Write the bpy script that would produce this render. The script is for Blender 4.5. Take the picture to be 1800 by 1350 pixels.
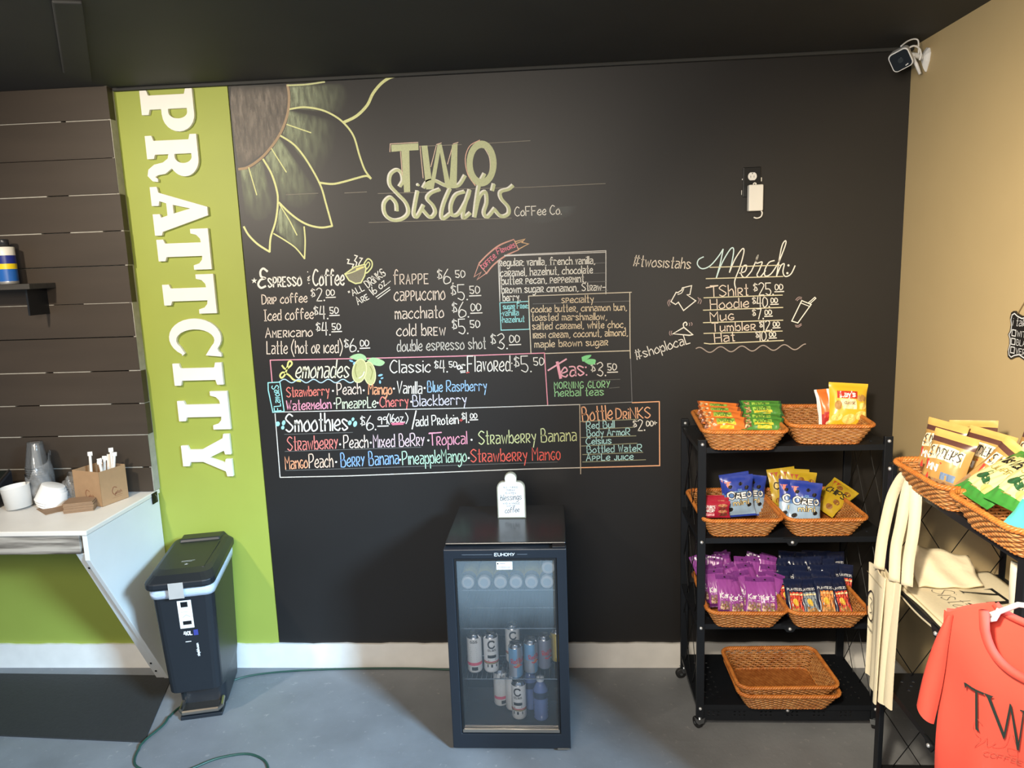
import bpy, bmesh, math, random
from mathutils import Vector, Matrix
from mathutils.geometry import tessellate_polygon
random.seed(7)
for o in list(bpy.data.objects): bpy.data.objects.remove(o)
S = bpy.context.scene
C = S.collection
PI = math.pi

def lin(h):
    h = h.lstrip('#'); o = []
    for i in (0, 2, 4):
        c = int(h[i:i+2], 16)/255
        o.append(c/12.92 if c <= .04045 else ((c+.055)/1.055)**2.4)
    return (*o, 1)

# ---------------------------------------------------------------- camera
FPX, H_CAM, D_CAM = 1286.9, 1.8194, 3.0824
CF = Vector((-.06319662, .98455597, -.16326583))
CR = Vector((.99770352, .05833199, -.03442473))
CU = Vector((.02436945, .16506642, .98598134))
CC = Vector((0, -D_CAM, H_CAM))
cam = bpy.data.objects.new('camera', bpy.data.cameras.new('camera'))
C.objects.link(cam)
cam.data.sensor_width = 36; cam.data.lens = 36*FPX/1800
cam.data.clip_start = .05; cam.data.clip_end = 60
m = Matrix((CR, CU, -CF)).transposed().to_4x4(); m.translation = CC
cam.matrix_world = m
S.camera = cam
# ---------------------------------------------------------------- light
S.view_settings.view_transform = 'Standard'
S.view_settings.look = 'None'
S.view_settings.exposure = 0.0
S.view_settings.gamma = 1
w = bpy.data.worlds.new('world'); S.world = w; w.use_nodes = True
bg = w.node_tree.nodes['Background']
bg.inputs[0].default_value = (.82, .9, 1, 1); bg.inputs[1].default_value = .40

def area(name, loc, target, size, power, color, spread=180, shape='RECTANGLE', size_y=None):
    l = bpy.data.lights.new(name, 'AREA'); l.energy = power; l.color = color
    l.shape = shape; l.size = size; l.size_y = size_y or size; l.spread = math.radians(spread)
    o = bpy.data.objects.new(name, l); C.objects.link(o); o.location = loc
    o.rotation_euler = (Vector(target)-Vector(loc)).to_track_quat('-Z', 'Y').to_euler()
    return o

def spot(name, loc, target, power, color, angle, blend, radius):
    l = bpy.data.lights.new(name, 'SPOT'); l.energy = power; l.color = color
    l.spot_size = math.radians(angle); l.spot_blend = blend; l.shadow_soft_size = radius
    o = bpy.data.objects.new(name, l); C.objects.link(o); o.location = loc
    o.rotation_euler = (Vector(target)-Vector(loc)).to_track_quat('-Z', 'Y').to_euler()
    return o

# daylight through the shop front at the right, warm lamps at left and right, plus an added fill
area('shopfront_daylight', (4.5, -5.5, 4.0), (-.9, -.4, .2), 1.1, 170, (.46, .73, 1), spread=60)
spot('lamp_left', (-2.05, -1.9, 2.5), (-1.45, 0, 1.45), 152, (1, .88, .72), 92, 1, .06)
spot('lamp_right', (.0, -2.5, 2.05), (1.38, -1.0, 1.25), 305, (1, .87, .67), 84, 1, .07)
area('warm_fill', (-.5, -3.4, 2.5), (-.5, -.2, .7), 1.0, 104, (1, .89, .75))  # added warm fill for the whole room, no fixture of its own

# ---------------------------------------------------------------- materials
MATS = {}
def pm(name, hexc, rough=.5, metal=0, var=.10, scale=30, bump=0, coat=0, spec=.5, stretch=None, detail=4):
    if name in MATS: return MATS[name]
    mt = bpy.data.materials.new(name); mt.use_nodes = True
    nt = mt.node_tree; b = nt.nodes['Principled BSDF']
    tc = nt.nodes.new('ShaderNodeTexCoord'); mp = nt.nodes.new('ShaderNodeMapping')
    n = nt.nodes.new('ShaderNodeTexNoise'); cr = nt.nodes.new('ShaderNodeMix'); cr.data_type = 'RGBA'
    n.inputs['Scale'].default_value = scale; n.inputs['Detail'].default_value = detail
    if stretch: mp.inputs['Scale'].default_value = stretch
    nt.links.new(tc.outputs['Object'], mp.inputs[0]); nt.links.new(mp.outputs[0], n.inputs['Vector'])
    nt.links.new(n.outputs['Fac'], cr.inputs[0])
    c = lin(hexc)
    cr.inputs[6].default_value = (*[x*(1-var) for x in c[:3]], 1)
    cr.inputs[7].default_value = (*[min(1, x*(1+var)) for x in c[:3]], 1)
    nt.links.new(cr.outputs[2], b.inputs['Base Color'])
    b.inputs['Roughness'].default_value = rough; b.inputs['Metallic'].default_value = metal
    b.inputs['Specular IOR Level'].default_value = spec
    if coat: b.inputs['Coat Weight'].default_value = coat; b.inputs['Coat Roughness'].default_value = .12
    if bump:
        bp = nt.nodes.new('ShaderNodeBump'); bp.inputs['Strength'].default_value = bump; bp.inputs['Distance'].default_value = .004
        nt.links.new(n.outputs['Fac'], bp.inputs['Height']); nt.links.new(bp.outputs[0], b.inputs['Normal'])
    MATS[name] = mt
    return mt

def clear(name, hexc, transp, rough=.08, diffuse=.5):
    """thin see-through plastic: transparent + glossy + a little haze"""
    if name in MATS: return MATS[name]
    mt = bpy.data.materials.new(name); mt.use_nodes = True; nt = mt.node_tree; N = nt.nodes
    out = N['Material Output']; N.remove(N['Principled BSDF'])
    t = N.new('ShaderNodeBsdfTransparent'); g = N.new('ShaderNodeBsdfGlossy'); d = N.new('ShaderNodeBsdfDiffuse')
    g.inputs['Roughness'].default_value = rough
    d.inputs[0].default_value = lin(hexc)
    fr = N.new('ShaderNodeFresnel'); fr.inputs[0].default_value = 1.5
    nz = N.new('ShaderNodeTexNoise'); nz.inputs['Scale'].default_value = 25
    mr = N.new('ShaderNodeMapRange'); mr.inputs[3].default_value = transp-.1; mr.inputs[4].default_value = min(1, transp+.1)
    nt.links.new(nz.outputs['Fac'], mr.inputs[0])
    a = N.new('ShaderNodeMixShader'); b = N.new('ShaderNodeMixShader')
    nt.links.new(mr.outputs[0], a.inputs[0]); nt.links.new(d.outputs[0], a.inputs[1]); nt.links.new(t.outputs[0], a.inputs[2])
    nt.links.new(fr.outputs[0], b.inputs[0]); nt.links.new(a.outputs[0], b.inputs[1]); nt.links.new(g.outputs[0], b.inputs[2])
    nt.links.new(b.outputs[0], out.inputs[0])
    MATS[name] = mt
    return mt

# ---------------------------------------------------------------- mesh builder
class MB:
    def __init__(s): s.v = []; s.f = []; s.m = []; s.a = None
    def add(s, vs, fs, mi=0):
        o = len(s.v); s.v += [tuple(p) for p in vs]
        for f in fs: s.f.append(tuple(i+o for i in f)); s.m.append(mi)
        return s
    def box(s, a, b, mi=0):
        x0, y0, z0 = a; x1, y1, z1 = b
        return s.add([(x0,y0,z0),(x1,y0,z0),(x1,y1,z0),(x0,y1,z0),(x0,y0,z1),(x1,y0,z1),(x1,y1,z1),(x0,y1,z1)],
              [(0,3,2,1),(4,5,6,7),(0,1,5,4),(1,2,6,5),(2,3,7,6),(3,0,4,7)], mi)
    def hexa(s, p, mi=0):   # eight corners, bottom ring then top ring
        return s.add(p, [(0,3,2,1),(4,5,6,7),(0,1,5,4),(1,2,6,5),(2,3,7,6),(3,0,4,7)], mi)
    def tube(s, pts, r, n=8, closed=False, mi=0):
        P = [Vector(p) for p in pts]; k = len(P)
        R = r if isinstance(r, (list, tuple)) else [r]*k
        vs = []; up = None
        for i in range(k):
            if closed: t = (P[(i+1) % k]-P[i-1])
            else: t = P[min(i+1, k-1)]-P[max(i-1, 0)]
            t.normalize()
            if up is None:
                up = Vector((0,0,1)) if abs(t.z) < .9 else Vector((1,0,0))
            up = (up-t*up.dot(t)); up.normalize(); sd = t.cross(up)
            for j in range(n):
                a = 2*PI*j/n
                vs.append(P[i]+(up*math.cos(a)+sd*math.sin(a))*R[i])
        fs = []
        for i in range(k if closed else k-1):
            for j in range(n):
                a = i*n+j; b = i*n+(j+1) % n; c = ((i+1) % k)*n+(j+1) % n; d = ((i+1) % k)*n+j
                fs.append((a, d, c, b))
        if not closed:
            fs.append(tuple(range(n))); fs.append(tuple(range((k-1)*n+n-1, (k-1)*n-1, -1)))
        return s.add(vs, fs, mi)
    def lathe(s, prof, n=24, c=(0,0,0), axis='z', mi=0):
        vs = []; fs = []; k = len(prof)
        for r, z in prof:
            for j in range(n):
                a = 2*PI*j/n; x, y = r*math.cos(a), r*math.sin(a)
                p = (x, y, z) if axis == 'z' else ((x, z, y) if axis == 'y' else (z, x, y))
                vs.append((p[0]+c[0], p[1]+c[1], p[2]+c[2]))
        for i in range(k-1):
            for j in range(n):
                fs.append((i*n+j, i*n+(j+1) % n, (i+1)*n+(j+1) % n, (i+1)*n+j))
        return s.add(vs, fs, mi)
    def disc(s, c, r, axis='z', n=24, mi=0):
        vs = []
        for j in range(n):
            a = 2*PI*j/n; x, y = r*math.cos(a), r*math.sin(a)
            p = (x, y, 0) if axis == 'z' else ((x, 0, y) if axis == 'y' else (0, x, y))
            vs.append((p[0]+c[0], p[1]+c[1], p[2]+c[2]))
        return s.add(vs, [tuple(range(n))], mi)
    def prism(s, outer, holes, fn, d0, d1, mi=0):
        rings = [outer]+list(holes)
        flat = [p for r in rings for p in r]; n = len(flat)
        tri = tessellate_polygon([[Vector((p[0], p[1], 0)) for p in r] for r in rings])
        vs = [fn(p[0], p[1], d0) for p in flat]+[fn(p[0], p[1], d1) for p in flat]
        fs = [tuple(t) for t in tri]+[tuple(i+n for i in reversed(t)) for t in tri]
        o = 0
        for r in rings:
            k = len(r)
            for i in range(k): fs.append((o+i, o+(i+1) % k, n+o+(i+1) % k, n+o+i))
            o += k
        return s.add(vs, fs, mi)
    def grid(s, fn, nu, nv, mi=0, closeu=False):
        vs = [fn(i/nu, j/nv) for j in range(nv+1) for i in range(nu+1)]
        k = nu+1
        fs = [(j*k+i, j*k+i+1, (j+1)*k+i+1, (j+1)*k+i) for j in range(nv) for i in range(nu)]
        if callable(mi):
            o = len(s.v); s.v += [tuple(p) for p in vs]
            for q, f in enumerate(fs):
                s.f.append(tuple(i+o for i in f)); s.m.append(mi((q % nu+.5)/nu, (q//nu+.5)/nv))
            return s
        return s.add(vs, fs, mi)
    def ribbon(s, pts, w, fn, mi=0, closed=False):
        """flat stroke of width w along 2-D points; fn maps (u, v) to space"""
        P = [p for i, p in enumerate(pts) if i == 0 or math.hypot(p[0]-pts[i-1][0], p[1]-pts[i-1][1]) > 1e-6]
        if len(P) == 1:
            x, y = P[0]; r = w*.62
            return s.add([fn(x+r*math.cos(a*PI/4), y+r*math.sin(a*PI/4)) for a in range(8)], [tuple(range(8))], mi)
        k = len(P); L = []; Rr = []
        for i in range(k):
            a = P[i-1] if (i > 0 or closed) else None
            b = P[(i+1) % k] if (i < k-1 or closed) else None
            def dr(p, q):
                d = math.hypot(q[0]-p[0], q[1]-p[1]) or 1; return ((q[0]-p[0])/d, (q[1]-p[1])/d)
            d1 = dr(a, P[i]) if a is not None else None; d2 = dr(P[i], b) if b is not None else None
            if d1 is None: d1 = d2
            if d2 is None: d2 = d1
            nx, ny = -(d1[1]+d2[1]), d1[0]+d2[0]; q = math.hypot(nx, ny)
            if q < .3: nx, ny, q = -d1[1], d1[0], 1
            nx /= q; ny /= q
            cs = max(.6, nx*-d1[1]+ny*d1[0]); ww = w/2/cs
            e = 0 if closed else (w*.25 if i == 0 else (-w*.25 if i == k-1 else 0))
            x, y = P[i]; t = d2 if i == 0 else d1
            x -= t[0]*e; y -= t[1]*e
            L.append(fn(x+nx*ww, y+ny*ww)); Rr.append(fn(x-nx*ww, y-ny*ww))
        fs = [(i, i+1, k+i+1, k+i) for i in range(k-1)]
        if closed: fs.append((k-1, 0, k, 2*k-1))
        return s.add(L+Rr, fs, mi)
    def mesh(s, name, mats, smooth=False):
        me = bpy.data.meshes.new(name); me.from_pydata(s.v, [], s.f)
        mats = mats if isinstance(mats, (list, tuple)) else [mats]
        for mt in mats: me.materials.append(mt)
        for p, mi in zip(me.polygons, s.m): p.material_index = mi; p.use_smooth = smooth
        return me
    def build(s, name, mats, parent=None, smooth=False, bevel=0, loc=None, fix=True, rot=None):
        me = s.mesh(name, mats, smooth)
        if fix:
            b = bmesh.new(); b.from_mesh(me); bmesh.ops.recalc_face_normals(b, faces=b.faces); b.to_mesh(me); b.free()
        o = bpy.data.objects.new(name, me); C.objects.link(o)
        if parent: o.parent = parent
        if loc: o.location = loc
        if rot: o.rotation_euler = rot
        if bevel:
            md = o.modifiers.new('bevel', 'BEVEL'); md.width = bevel; md.segments = 2; md.limit_method = 'ANGLE'; md.angle_limit = .7
            md.harden_normals = False
        return o

def thing(name, label, cat, loc=(0,0,0), rotz=0, group=None):
    o = bpy.data.objects.new(name, None); C.objects.link(o); o.empty_display_size = .05
    o.location = loc; o.rotation_euler = (0, 0, rotz); tag(o, label, cat, group)
    return o
def tag(o, label, cat, group=None):
    o['label'] = label; o['category'] = cat
    if group: o['group'] = group
    return o
def struct(o): o['kind'] = 'structure'; return o
def dup(root, loc=None, rot=None, label=None, group=None, scale=None):
    r = root.copy(); C.objects.link(r)
    if loc is not None: r.location = loc
    if rot is not None: r.rotation_euler = rot
    if scale is not None: r.scale = scale
    if label: r['label'] = label
    if group: r['group'] = group
    for ch in list(root.children):
        c = ch.copy(); C.objects.link(c); c.parent = r
        for g in list(ch.children):
            d = g.copy(); C.objects.link(d); d.parent = c
    return r

def smooth_pts(P, n=5):
    if len(P) < 3: return P
    Q = [P[0]]+list(P)+[P[-1]]; out = []
    for i in range(1, len(Q)-2):
        p0, p1, p2, p3 = Q[i-1], Q[i], Q[i+1], Q[i+2]
        for k in range(n):
            t = k/n
            out.append(tuple(.5*(2*p1[c]+(p2[c]-p0[c])*t+(2*p0[c]-5*p1[c]+4*p2[c]-p3[c])*t*t+(3*p1[c]-p0[c]-3*p2[c]+p3[c])*t**3) for c in range(len(p1))))
    out.append(tuple(P[-1]))
    return out

# ---------------------------------------------------------------- hand-lettering: single strokes, baseline 3, x-height 8, cap b
GL = {
'A':'032b43|1636','B':'030b|~0b2b392707|~0737453303','C':'~4a2b08052344','D':'030b|~0b3a473403','E':'4b0b0343|0737','F':'4b0b03|0737',
'G':'~4a2b0805234446|4626','H':'030b|434b|0747','I':'030b','J':'~3b35230405','K':'030b|4b0743','L':'0b0333','M':'030b274b43','N':'030b434b',
'O':'~2b09052345492b','P':'030b|~0b3b493706','Q':'~2b09052345492b|2543','R':'030b|~0b3b493706|1643','S':'~4a2b0927452304','T':'0b4b|2b23',
'U':'~0b0523454b','V':'0b234b','W':'0b1329334b','X':'034b|0b43','Y':'0b27|4b13','Z':'0b4b0343',
'a':'~08283733|~3616041334','b':'0b03|~062836342304','c':'~372806042334','d':'3b33|~371806041334','e':'~05362806042334','f':'~3a2b1913|0838',
'g':'~371806041335|~38321001','h':'0b03|~06283633','i':'0803|0a','j':'~18110010','k':'0b03|380533','l':'0b03','m':'0803|~06182623|~26384643',
'n':'0803|~06283633','o':'~28060413343628','p':'0800|~062836342304','q':'3830|~371806041334','r':'0803|~061837','s':'~37180725341304',
't':'1b1323|0828','u':'~08041335|3833','v':'081328','w':'0813273348','x':'0833|3803','y':'0824|3810','z':'08380333',
'0':'~1b09051335391b','1':'030b','2':'~0a1b2b3903|0333','3':'~0a2b391716|~17352304','4':'1b0646|3b33','5':'3b0b07|~0727352304',
'6':'~2b07041334361705','7':'0b3b13','8':'~1739 2b0a1735130517'.replace(' ',''),'9':'~3918091b3a33','$':'~3a1b0927342304|1c12','(':'~2c080521',
')':'~0c282501','#':'1b03|3b23|0949|0545','&':'~3918072705143 5'.replace(' ',''),'.':'03','ı':'0803',',':'1302',':':'03|07','•':'06','-':'0636',
'/':'003b',"'":'0b09','"':'0b09|1b19','+':'0646|2824','!':'0b05|03','Ɪ':'0b2b|0323|1b13','ñ':'0803|~06283633|~0a1b2a3b',
}
def _dec(c): return int(c, 36)
def glyph(ch):
    out = []; wd = 0
    for st in GL[ch].split('|'):
        sm = st[0] == '~'; st = st.lstrip('~')
        P = [(_dec(st[i])/8, (_dec(st[i+1])-3)/8) for i in range(0, len(st), 2)]
        wd = max(wd, max(p[0] for p in P))
        out.append(smooth_pts(P, 4) if sm else P)
    return out, wd
def layout(text, track=.17):
    """strokes in em units (cap height 1); ^X gives a capital at x-height"""
    x = 0; out = []; i = 0
    while i < len(text):
        ch = text[i]; k = 1
        if ch == '^': i += 1; ch = text[i].upper(); k = .66
        i += 1
        if ch == ' ': x += .34; continue
        st, wd = glyph(ch)
        for s_ in st: out.append([(x+p[0]*k, p[1]*k) for p in s_])
        x += wd*k+track
    return out, x-track
def write(mb, text, fn, p0, p1, h, w, mi=0, slant=0):
    """lay text along p0 -> p1 in (u, v) space, v upward; height h, stroke w"""
    st, wd = layout(text)
    dx, dy = p1[0]-p0[0], p1[1]-p0[1]; L = math.hypot(dx, dy)
    ux, uy = dx/L, dy/L; sx = L/max(wd, .01)
    for s_ in st:
        pts = []
        for x, y in s_:
            a = x*sx+slant*y*h; b = y*h
            pts.append((p0[0]+ux*a-uy*b, p0[1]+uy*a+ux*b))
        mb.ribbon(pts, w, fn, mi)

def on_wall(px, py, y=0):
    """the point of the back wall (or of a plane parallel to it) seen at a pixel of the photograph"""
    d = CF+CR*((px-900)/FPX)+CU*((675-py)/FPX); t = (y-CC.y)/d.y
    return CC+d*t
# ================================================================ the setting
HC, XR, XG = 2.585, 1.393, -1.3185
def wall_mat(name, hexc, rough, var, scale, bump=.15, spec=.5):
    mt = pm(name, hexc, rough, 0, var, scale, bump, spec=spec); return mt
M_black = wall_mat('chalkboard_paint', '1e1c1b', .46, .16, 3.0, .05, .5)
M_green = wall_mat('green_paint', '9ea948', .55, .05, 6, .1)
M_beige = wall_mat('beige_paint', 'c7b083', .6, .04, 5, .08)
M_ceil = wall_mat('ceiling_paint', '30302e', .7, .15, 4, .1)
M_white = pm('white_trim_paint', 'e6e3dd', .5, 0, .10, 14, .2)

def floor_mat():
    mt = bpy.data.materials.new('painted_concrete'); mt.use_nodes = True; nt = mt.node_tree; N = nt.nodes; b = N['Principled BSDF']
    tc = N.new('ShaderNodeTexCoord')
    n1 = N.new('ShaderNodeTexNoise'); n1.inputs['Scale'].default_value = 3.5; n1.inputs['Detail'].default_value = 8
    n2 = N.new('ShaderNodeTexNoise'); n2.inputs['Scale'].default_value = 26; n2.inputs['Detail'].default_value = 9; n2.inputs['Roughness'].default_value = .7
    for n in (n1, n2): nt.links.new(tc.outputs['Object'], n.inputs['Vector'])
    r1 = N.new('ShaderNodeValToRGB'); r1.color_ramp.elements[0].position = .3; r1.color_ramp.elements[1].position = .75
    r1.color_ramp.elements[0].color = lin('737578'); r1.color_ramp.elements[1].color = lin('888b8f')
    r2 = N.new('ShaderNodeValToRGB'); r2.color_ramp.elements[0].position = .60; r2.color_ramp.elements[1].position = .74
    r2.color_ramp.elements[0].color = (0,0,0,1); r2.color_ramp.elements[1].color = (.6,.6,.6,1)
    mx = N.new('ShaderNodeMix'); mx.data_type = 'RGBA'; mx.inputs[7].default_value = lin('bab8b5')
    nt.links.new(n1.outputs['Fac'], r1.inputs[0]); nt.links.new(n2.outputs['Fac'], r2.inputs[0])
    nt.links.new(r2.outputs[0], mx.inputs[0]); nt.links.new(r1.outputs[0], mx.inputs[6]); nt.links.new(mx.outputs[2], b.inputs['Base Color'])
    bp = N.new('ShaderNodeBump'); bp.inputs['Strength'].default_value = .35; bp.inputs['Distance'].default_value = .004
    nt.links.new(n2.outputs['Fac'], bp.inputs['Height']); nt.links.new(bp.outputs[0], b.inputs['Normal'])
    b.inputs['Roughness'].default_value = .5; b.inputs['Specular IOR Level'].default_value = .35
    return mt
struct(MB().box((-4, -6, -.1), (4.5, .05, 0)).build('floor', floor_mat()))
cm = MB().box((-4, -6, HC), (XR+.12, .05, HC+.1))
struct(cm.build('ceiling', M_ceil))
wb = struct(MB().box((XG, 0, 0), (XR, .05, HC)).build('wall_back', M_black))
wl = struct(MB().box((-4, 0, 0), (XG-.004, .05, HC)).build('wall_left', M_green))
struct(MB().box((XR, -1.95, 0), (XR+.12, .05, HC)).build('wall_right', M_beige))
# white skirting board, a little wavy along its top where the paint ends
bb = MB()
xs = [-4+i*.04 for i in range(int((XR+4)/.04)+1)]+[XR]
for a, b in zip(xs[:-1], xs[1:]):
    za = .118+.0018*math.sin(a*23)+.0012*math.sin(a*61); zb = .118+.0018*math.sin(b*23)+.0012*math.sin(b*61)
    bb.hexa([(a,-.012,0),(b,-.012,0),(b,0,0),(a,0,0),(a,-.012,za),(b,-.012,zb),(b,0,zb),(a,0,za)])
struct(bb.build('baseboard_back', M_white))
struct(MB().box((XR-.012, -1.95, 0), (XR, -.012, .115)).build('baseboard_right', M_white, bevel=.003))
# ceiling strip and panel seams at the upper left
cs = MB()
cs.prism([(-1.815, -.30), (-1.375, -.985), (-1.30, -.965), (-1.80, -.15)], [], lambda u, v, d: (u, v, d), HC-.012, HC-.0005)
struct(cs.build('trim_2', M_ceil, bevel=.006))
cs = MB().box((-1.80, -.02, HC-.014), (XR, 0, HC))
struct(cs.build('trim_3', M_ceil, bevel=.004))
# dark plank cladding standing off the green wall
M_plank = pm('plank_paint', '41382f', .5, 0, .25, 4, .12, stretch=(.4, 1, 3), spec=.4)
M_raw = pm('unpainted_plank_edge', 'a9a59a', .8, 0, .3, 30)
pk = MB(); zt = HC; PX = -1.803
cuts = [HC, 2.453, 2.303, 2.158, 2.007, 1.865, 1.708, 1.562, 1.415, 1.27, 1.13, .983, .872]
for i in range(len(cuts)-1):
    z1, z0 = cuts[i], cuts[i+1]; g = .0035 if i in (0, 2, 3, 4, 6, 7, 8, 9, 10) else .0015
    pk.box((-4, -.05, z0+g), (PX+.004*math.sin(i*5), -.012, z1-.001))
pk.box((-4, -.018, .872), (PX-.012, -.001, HC), 1)
pk.box((PX-.012, -.047, .872), (PX-.001, -.001, HC), 1)
rr = random.Random(3)
for i in (1, 3, 4, 6, 8, 9, 10, 11):      # bare pale edges left unpainted in some gaps
    z = cuts[i]; x = -2.9+rr.random()*.5
    while x < PX-.02:
        L = .12+rr.random()*.35; x2 = min(PX-.012, x+L)
        pk.box((x, -.0495, z-.001), (x2, -.02, z+.0022+rr.random()*.001), 1); x = x2+.02+rr.random()*.16
struct(pk.build('trim_1', [M_plank, M_raw]))

# ================================================================ chalk on the wall
CH = {}
def chalk(hexc):
    if hexc not in CH: CH[hexc] = pm('chalk_'+hexc, hexc, .95, 0, .16, 160, 0, spec=.1, detail=2)
    return CH[hexc]
class Chalk:
    def __init__(s, name, label): s.mb = MB(); s.cols = []; s.name = name; s.label = label; s.k = 0
    def mi(s, c):
        if c not in s.cols: s.cols.append(c)
        return s.cols.index(c)
    def fn(s):
        s.k += 1; y = -.0008-(s.k % 50)*1.2e-5
        return lambda x, yy: tuple(on_wall(x, -yy, 0)+Vector((0, y, 0)))
    def T(s, t, x0, y0, x1, y1, h, c, w=2.2, slant=0):
        write(s.mb, t, s.fn(), (x0, -y0), (x1, -y1), h, w*.77, s.mi(c), slant)
    def L(s, pts, c, w=2, sm=False, closed=False, o=(0, 0), k=1):
        P = [(o[0]+p[0]/k, -(o[1]+p[1]/k)) for p in pts]
        if sm: P = smooth_pts(P, 6)
        s.mb.ribbon(P, w, s.fn(), s.mi(c), closed)
    def F(s, pts, c, o=(0, 0), k=1, sm=False):
        P = [(o[0]+p[0]/k, -(o[1]+p[1]/k)) for p in pts]
        if sm: P = smooth_pts(P+[P[0]], 5)[:-1]
        tri = tessellate_polygon([[Vector((x, y, 0)) for x, y in P]]); f = s.fn()
        s.mb.add([f(x, y) for x, y in P], [tuple(t) for t in tri], s.mi(c))
    def E(s, cx, cy, rx, ry, c, rot=0, o=(0, 0), k=1, fill=True, w=2):
        a = math.radians(rot); P = []
        for i in range(24):
            t = 2*PI*i/24; x, y = rx*math.cos(t), ry*math.sin(t)
            P.append((cx+x*math.cos(a)-y*math.sin(a), cy+x*math.sin(a)+y*math.cos(a)))
        if fill: s.F(P, c, o, k)
        else: s.L(P, c, w, closed=True, o=o, k=k)
    def price(s, x, y, h, d, cts, ul=True, c='e9e4da', w=2.1, tilt=-.03):
        T = s.T; dw = h*.42
        T('$', x, y-.38*h, x+h*.3, y-.38*h, h*.55, c, w)
        xx = x+h*.45
        for q in d:
            ww = dw if q != '1' else .5
            T(q, xx, y, xx+ww, y-ww*.03, h, c, w); xx += ww+h*.16
        s.L([(xx+h*.02, y-1)], c, w*1.1)
        xx += h*.2
        T(cts, xx, y-.42*h, xx+h*.62, y-.44*h, h*.48, c, w)
        if ul: s.L([(xx-1, y-.27*h), (xx+h*.72, y-.3*h)], c, w*.9)
    def done(s):
        o = s.mb.build(s.name, [chalk(c) for c in s.cols], wb, fix=False); o['label'] = s.label
        return o
W_, CR_, PK, CY, OR, RD, YL, GN, BL = 'f0ebe0', 'e6d3b4', 'e59aa8', '9fe0e0', 'f0965a', 'e2605c', 'dfe08a', '9fd6a0', '7fb2e6'
YG = 'dee0a4'

def dust(name, hexc, strips, label, smear=60):
    """rubbed chalk: strips between an inner and an outer pixel line, fading outwards"""
    mt = bpy.data.materials.new('rubbed_chalk_'+hexc); mt.use_nodes = True; nt = mt.node_tree; N = nt.nodes
    N.remove(N['Principled BSDF'])
    d = N.new('ShaderNodeBsdfDiffuse'); d.inputs[0].default_value = lin(hexc); t = N.new('ShaderNodeBsdfTransparent')
    at = N.new('ShaderNodeAttribute'); at.attribute_name = 'dust'
    tc = N.new('ShaderNodeTexCoord'); mp = N.new('ShaderNodeMapping'); mp.inputs['Rotation'].default_value = (0, .5, 0); mp.inputs['Scale'].default_value = (1, 1, .25)
    nz = N.new('ShaderNodeTexNoise'); nz.inputs['Scale'].default_value = smear; nz.inputs['Detail'].default_value = 6
    mr = N.new('ShaderNodeMapRange'); mr.inputs[1].default_value = .3; mr.inputs[2].default_value = .7; mr.inputs[3].default_value = .25; mr.inputs[4].default_value = 1.3
    mu = N.new('ShaderNodeMath'); mu.operation = 'MULTIPLY'; mu.use_clamp = True; mx = N.new('ShaderNodeMixShader')
    nt.links.new(tc.outputs['Object'], mp.inputs[0]); nt.links.new(mp.outputs[0], nz.inputs['Vector']); nt.links.new(nz.outputs['Fac'], mr.inputs[0])
    nt.links.new(at.outputs['Fac'], mu.inputs[0]); nt.links.new(mr.outputs[0], mu.inputs[1])
    nt.links.new(mu.outputs[0], mx.inputs[0]); nt.links.new(t.outputs[0], mx.inputs[1]); nt.links.new(d.outputs[0], mx.inputs[2]); nt.links.new(mx.outputs[0], N['Material Output'].inputs[0])
    mb = MB(); al = []
    for inner, outer, a0, a1, o, k in strips:
        A = smooth_pts([(o[0]+p[0]/k, o[1]+p[1]/k) for p in inner], 6); B = smooth_pts([(o[0]+p[0]/k, o[1]+p[1]/k) for p in outer], 6)
        n = min(len(A), len(B))-1; mrows = 8
        def pt(u, v):
            def at_(P): q = u*(len(P)-1); i = min(int(q), len(P)-2); f = q-i; return (P[i][0]*(1-f)+P[i+1][0]*f, P[i][1]*(1-f)+P[i+1][1]*f)
            p, q = at_(A), at_(B); return tuple(on_wall(p[0]*(1-v)+q[0]*v, p[1]*(1-v)+q[1]*v)+Vector((0, -.0005, 0)))
        mb.grid(pt, n, mrows)
        for j in range(mrows+1):
            for i in range(n+1):
                e = min(1, 6*min(i/n, 1-i/n)+.15); al.append((a0+(a1-a0)*j/mrows)*e)
    o = mb.build(name, mt, wb, fix=False); o['label'] = label
    at = o.data.attributes.new('dust', 'FLOAT', 'POINT')
    at.data.foreach_set('value', al)
    return o

# --- the sunflower
c = Chalk('chalk_flower', 'yellow chalk sunflower drawn in the top corner of the blackboard')
z = dict(o=(400, 100), k=3.75)
BR = 'b09a80'
c.L([(395,185),(406,260),(395,380),(340,520),(240,650),(140,725),(75,740)], BR, 4.5, True, **z)
c.L([(410,345),(500,332),(600,345),(680,375),(760,430),(830,520),(870,650),(905,745),(945,800)], YG, 3.2, True, **z)
c.L([(945,802),(915,785),(850,800),(760,825),(690,838),(610,830)], YG, 3.6, True, **z)
c.L([(350,520),(440,580),(520,680),(610,840),(650,970),(690,1115)], YG, 3.2, True, **z)
c.L([(690,1115),(620,1125),(540,1110),(470,1075),(400,1020),(340,960)], YG, 3.4, True, **z)
c.L([(235,675),(290,770),(325,880),(332,960),(318,1080),(285,1190),(278,1285)], YG, 3.4, True, **z)
c.L([(278,1285),(200,1235),(140,1175),(108,1120)], YG, 3.4, True, **z)
c.L([(305,1165),(380,1210),(450,1260),(508,1330)], YG, 2.4, True, **z)
c.L([(508,1330),(512,1210),(505,1120)], YG, 2.6, True, **z)
c.L([(770,430),(850,390),(920,320),(960,240),(1020,170),(1090,130),(1190,115)], YG, 5.2, True, **z)
c.L([(395,188),(520,182),(640,165)], 'cfd3a0', 3, True, **z)
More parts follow.
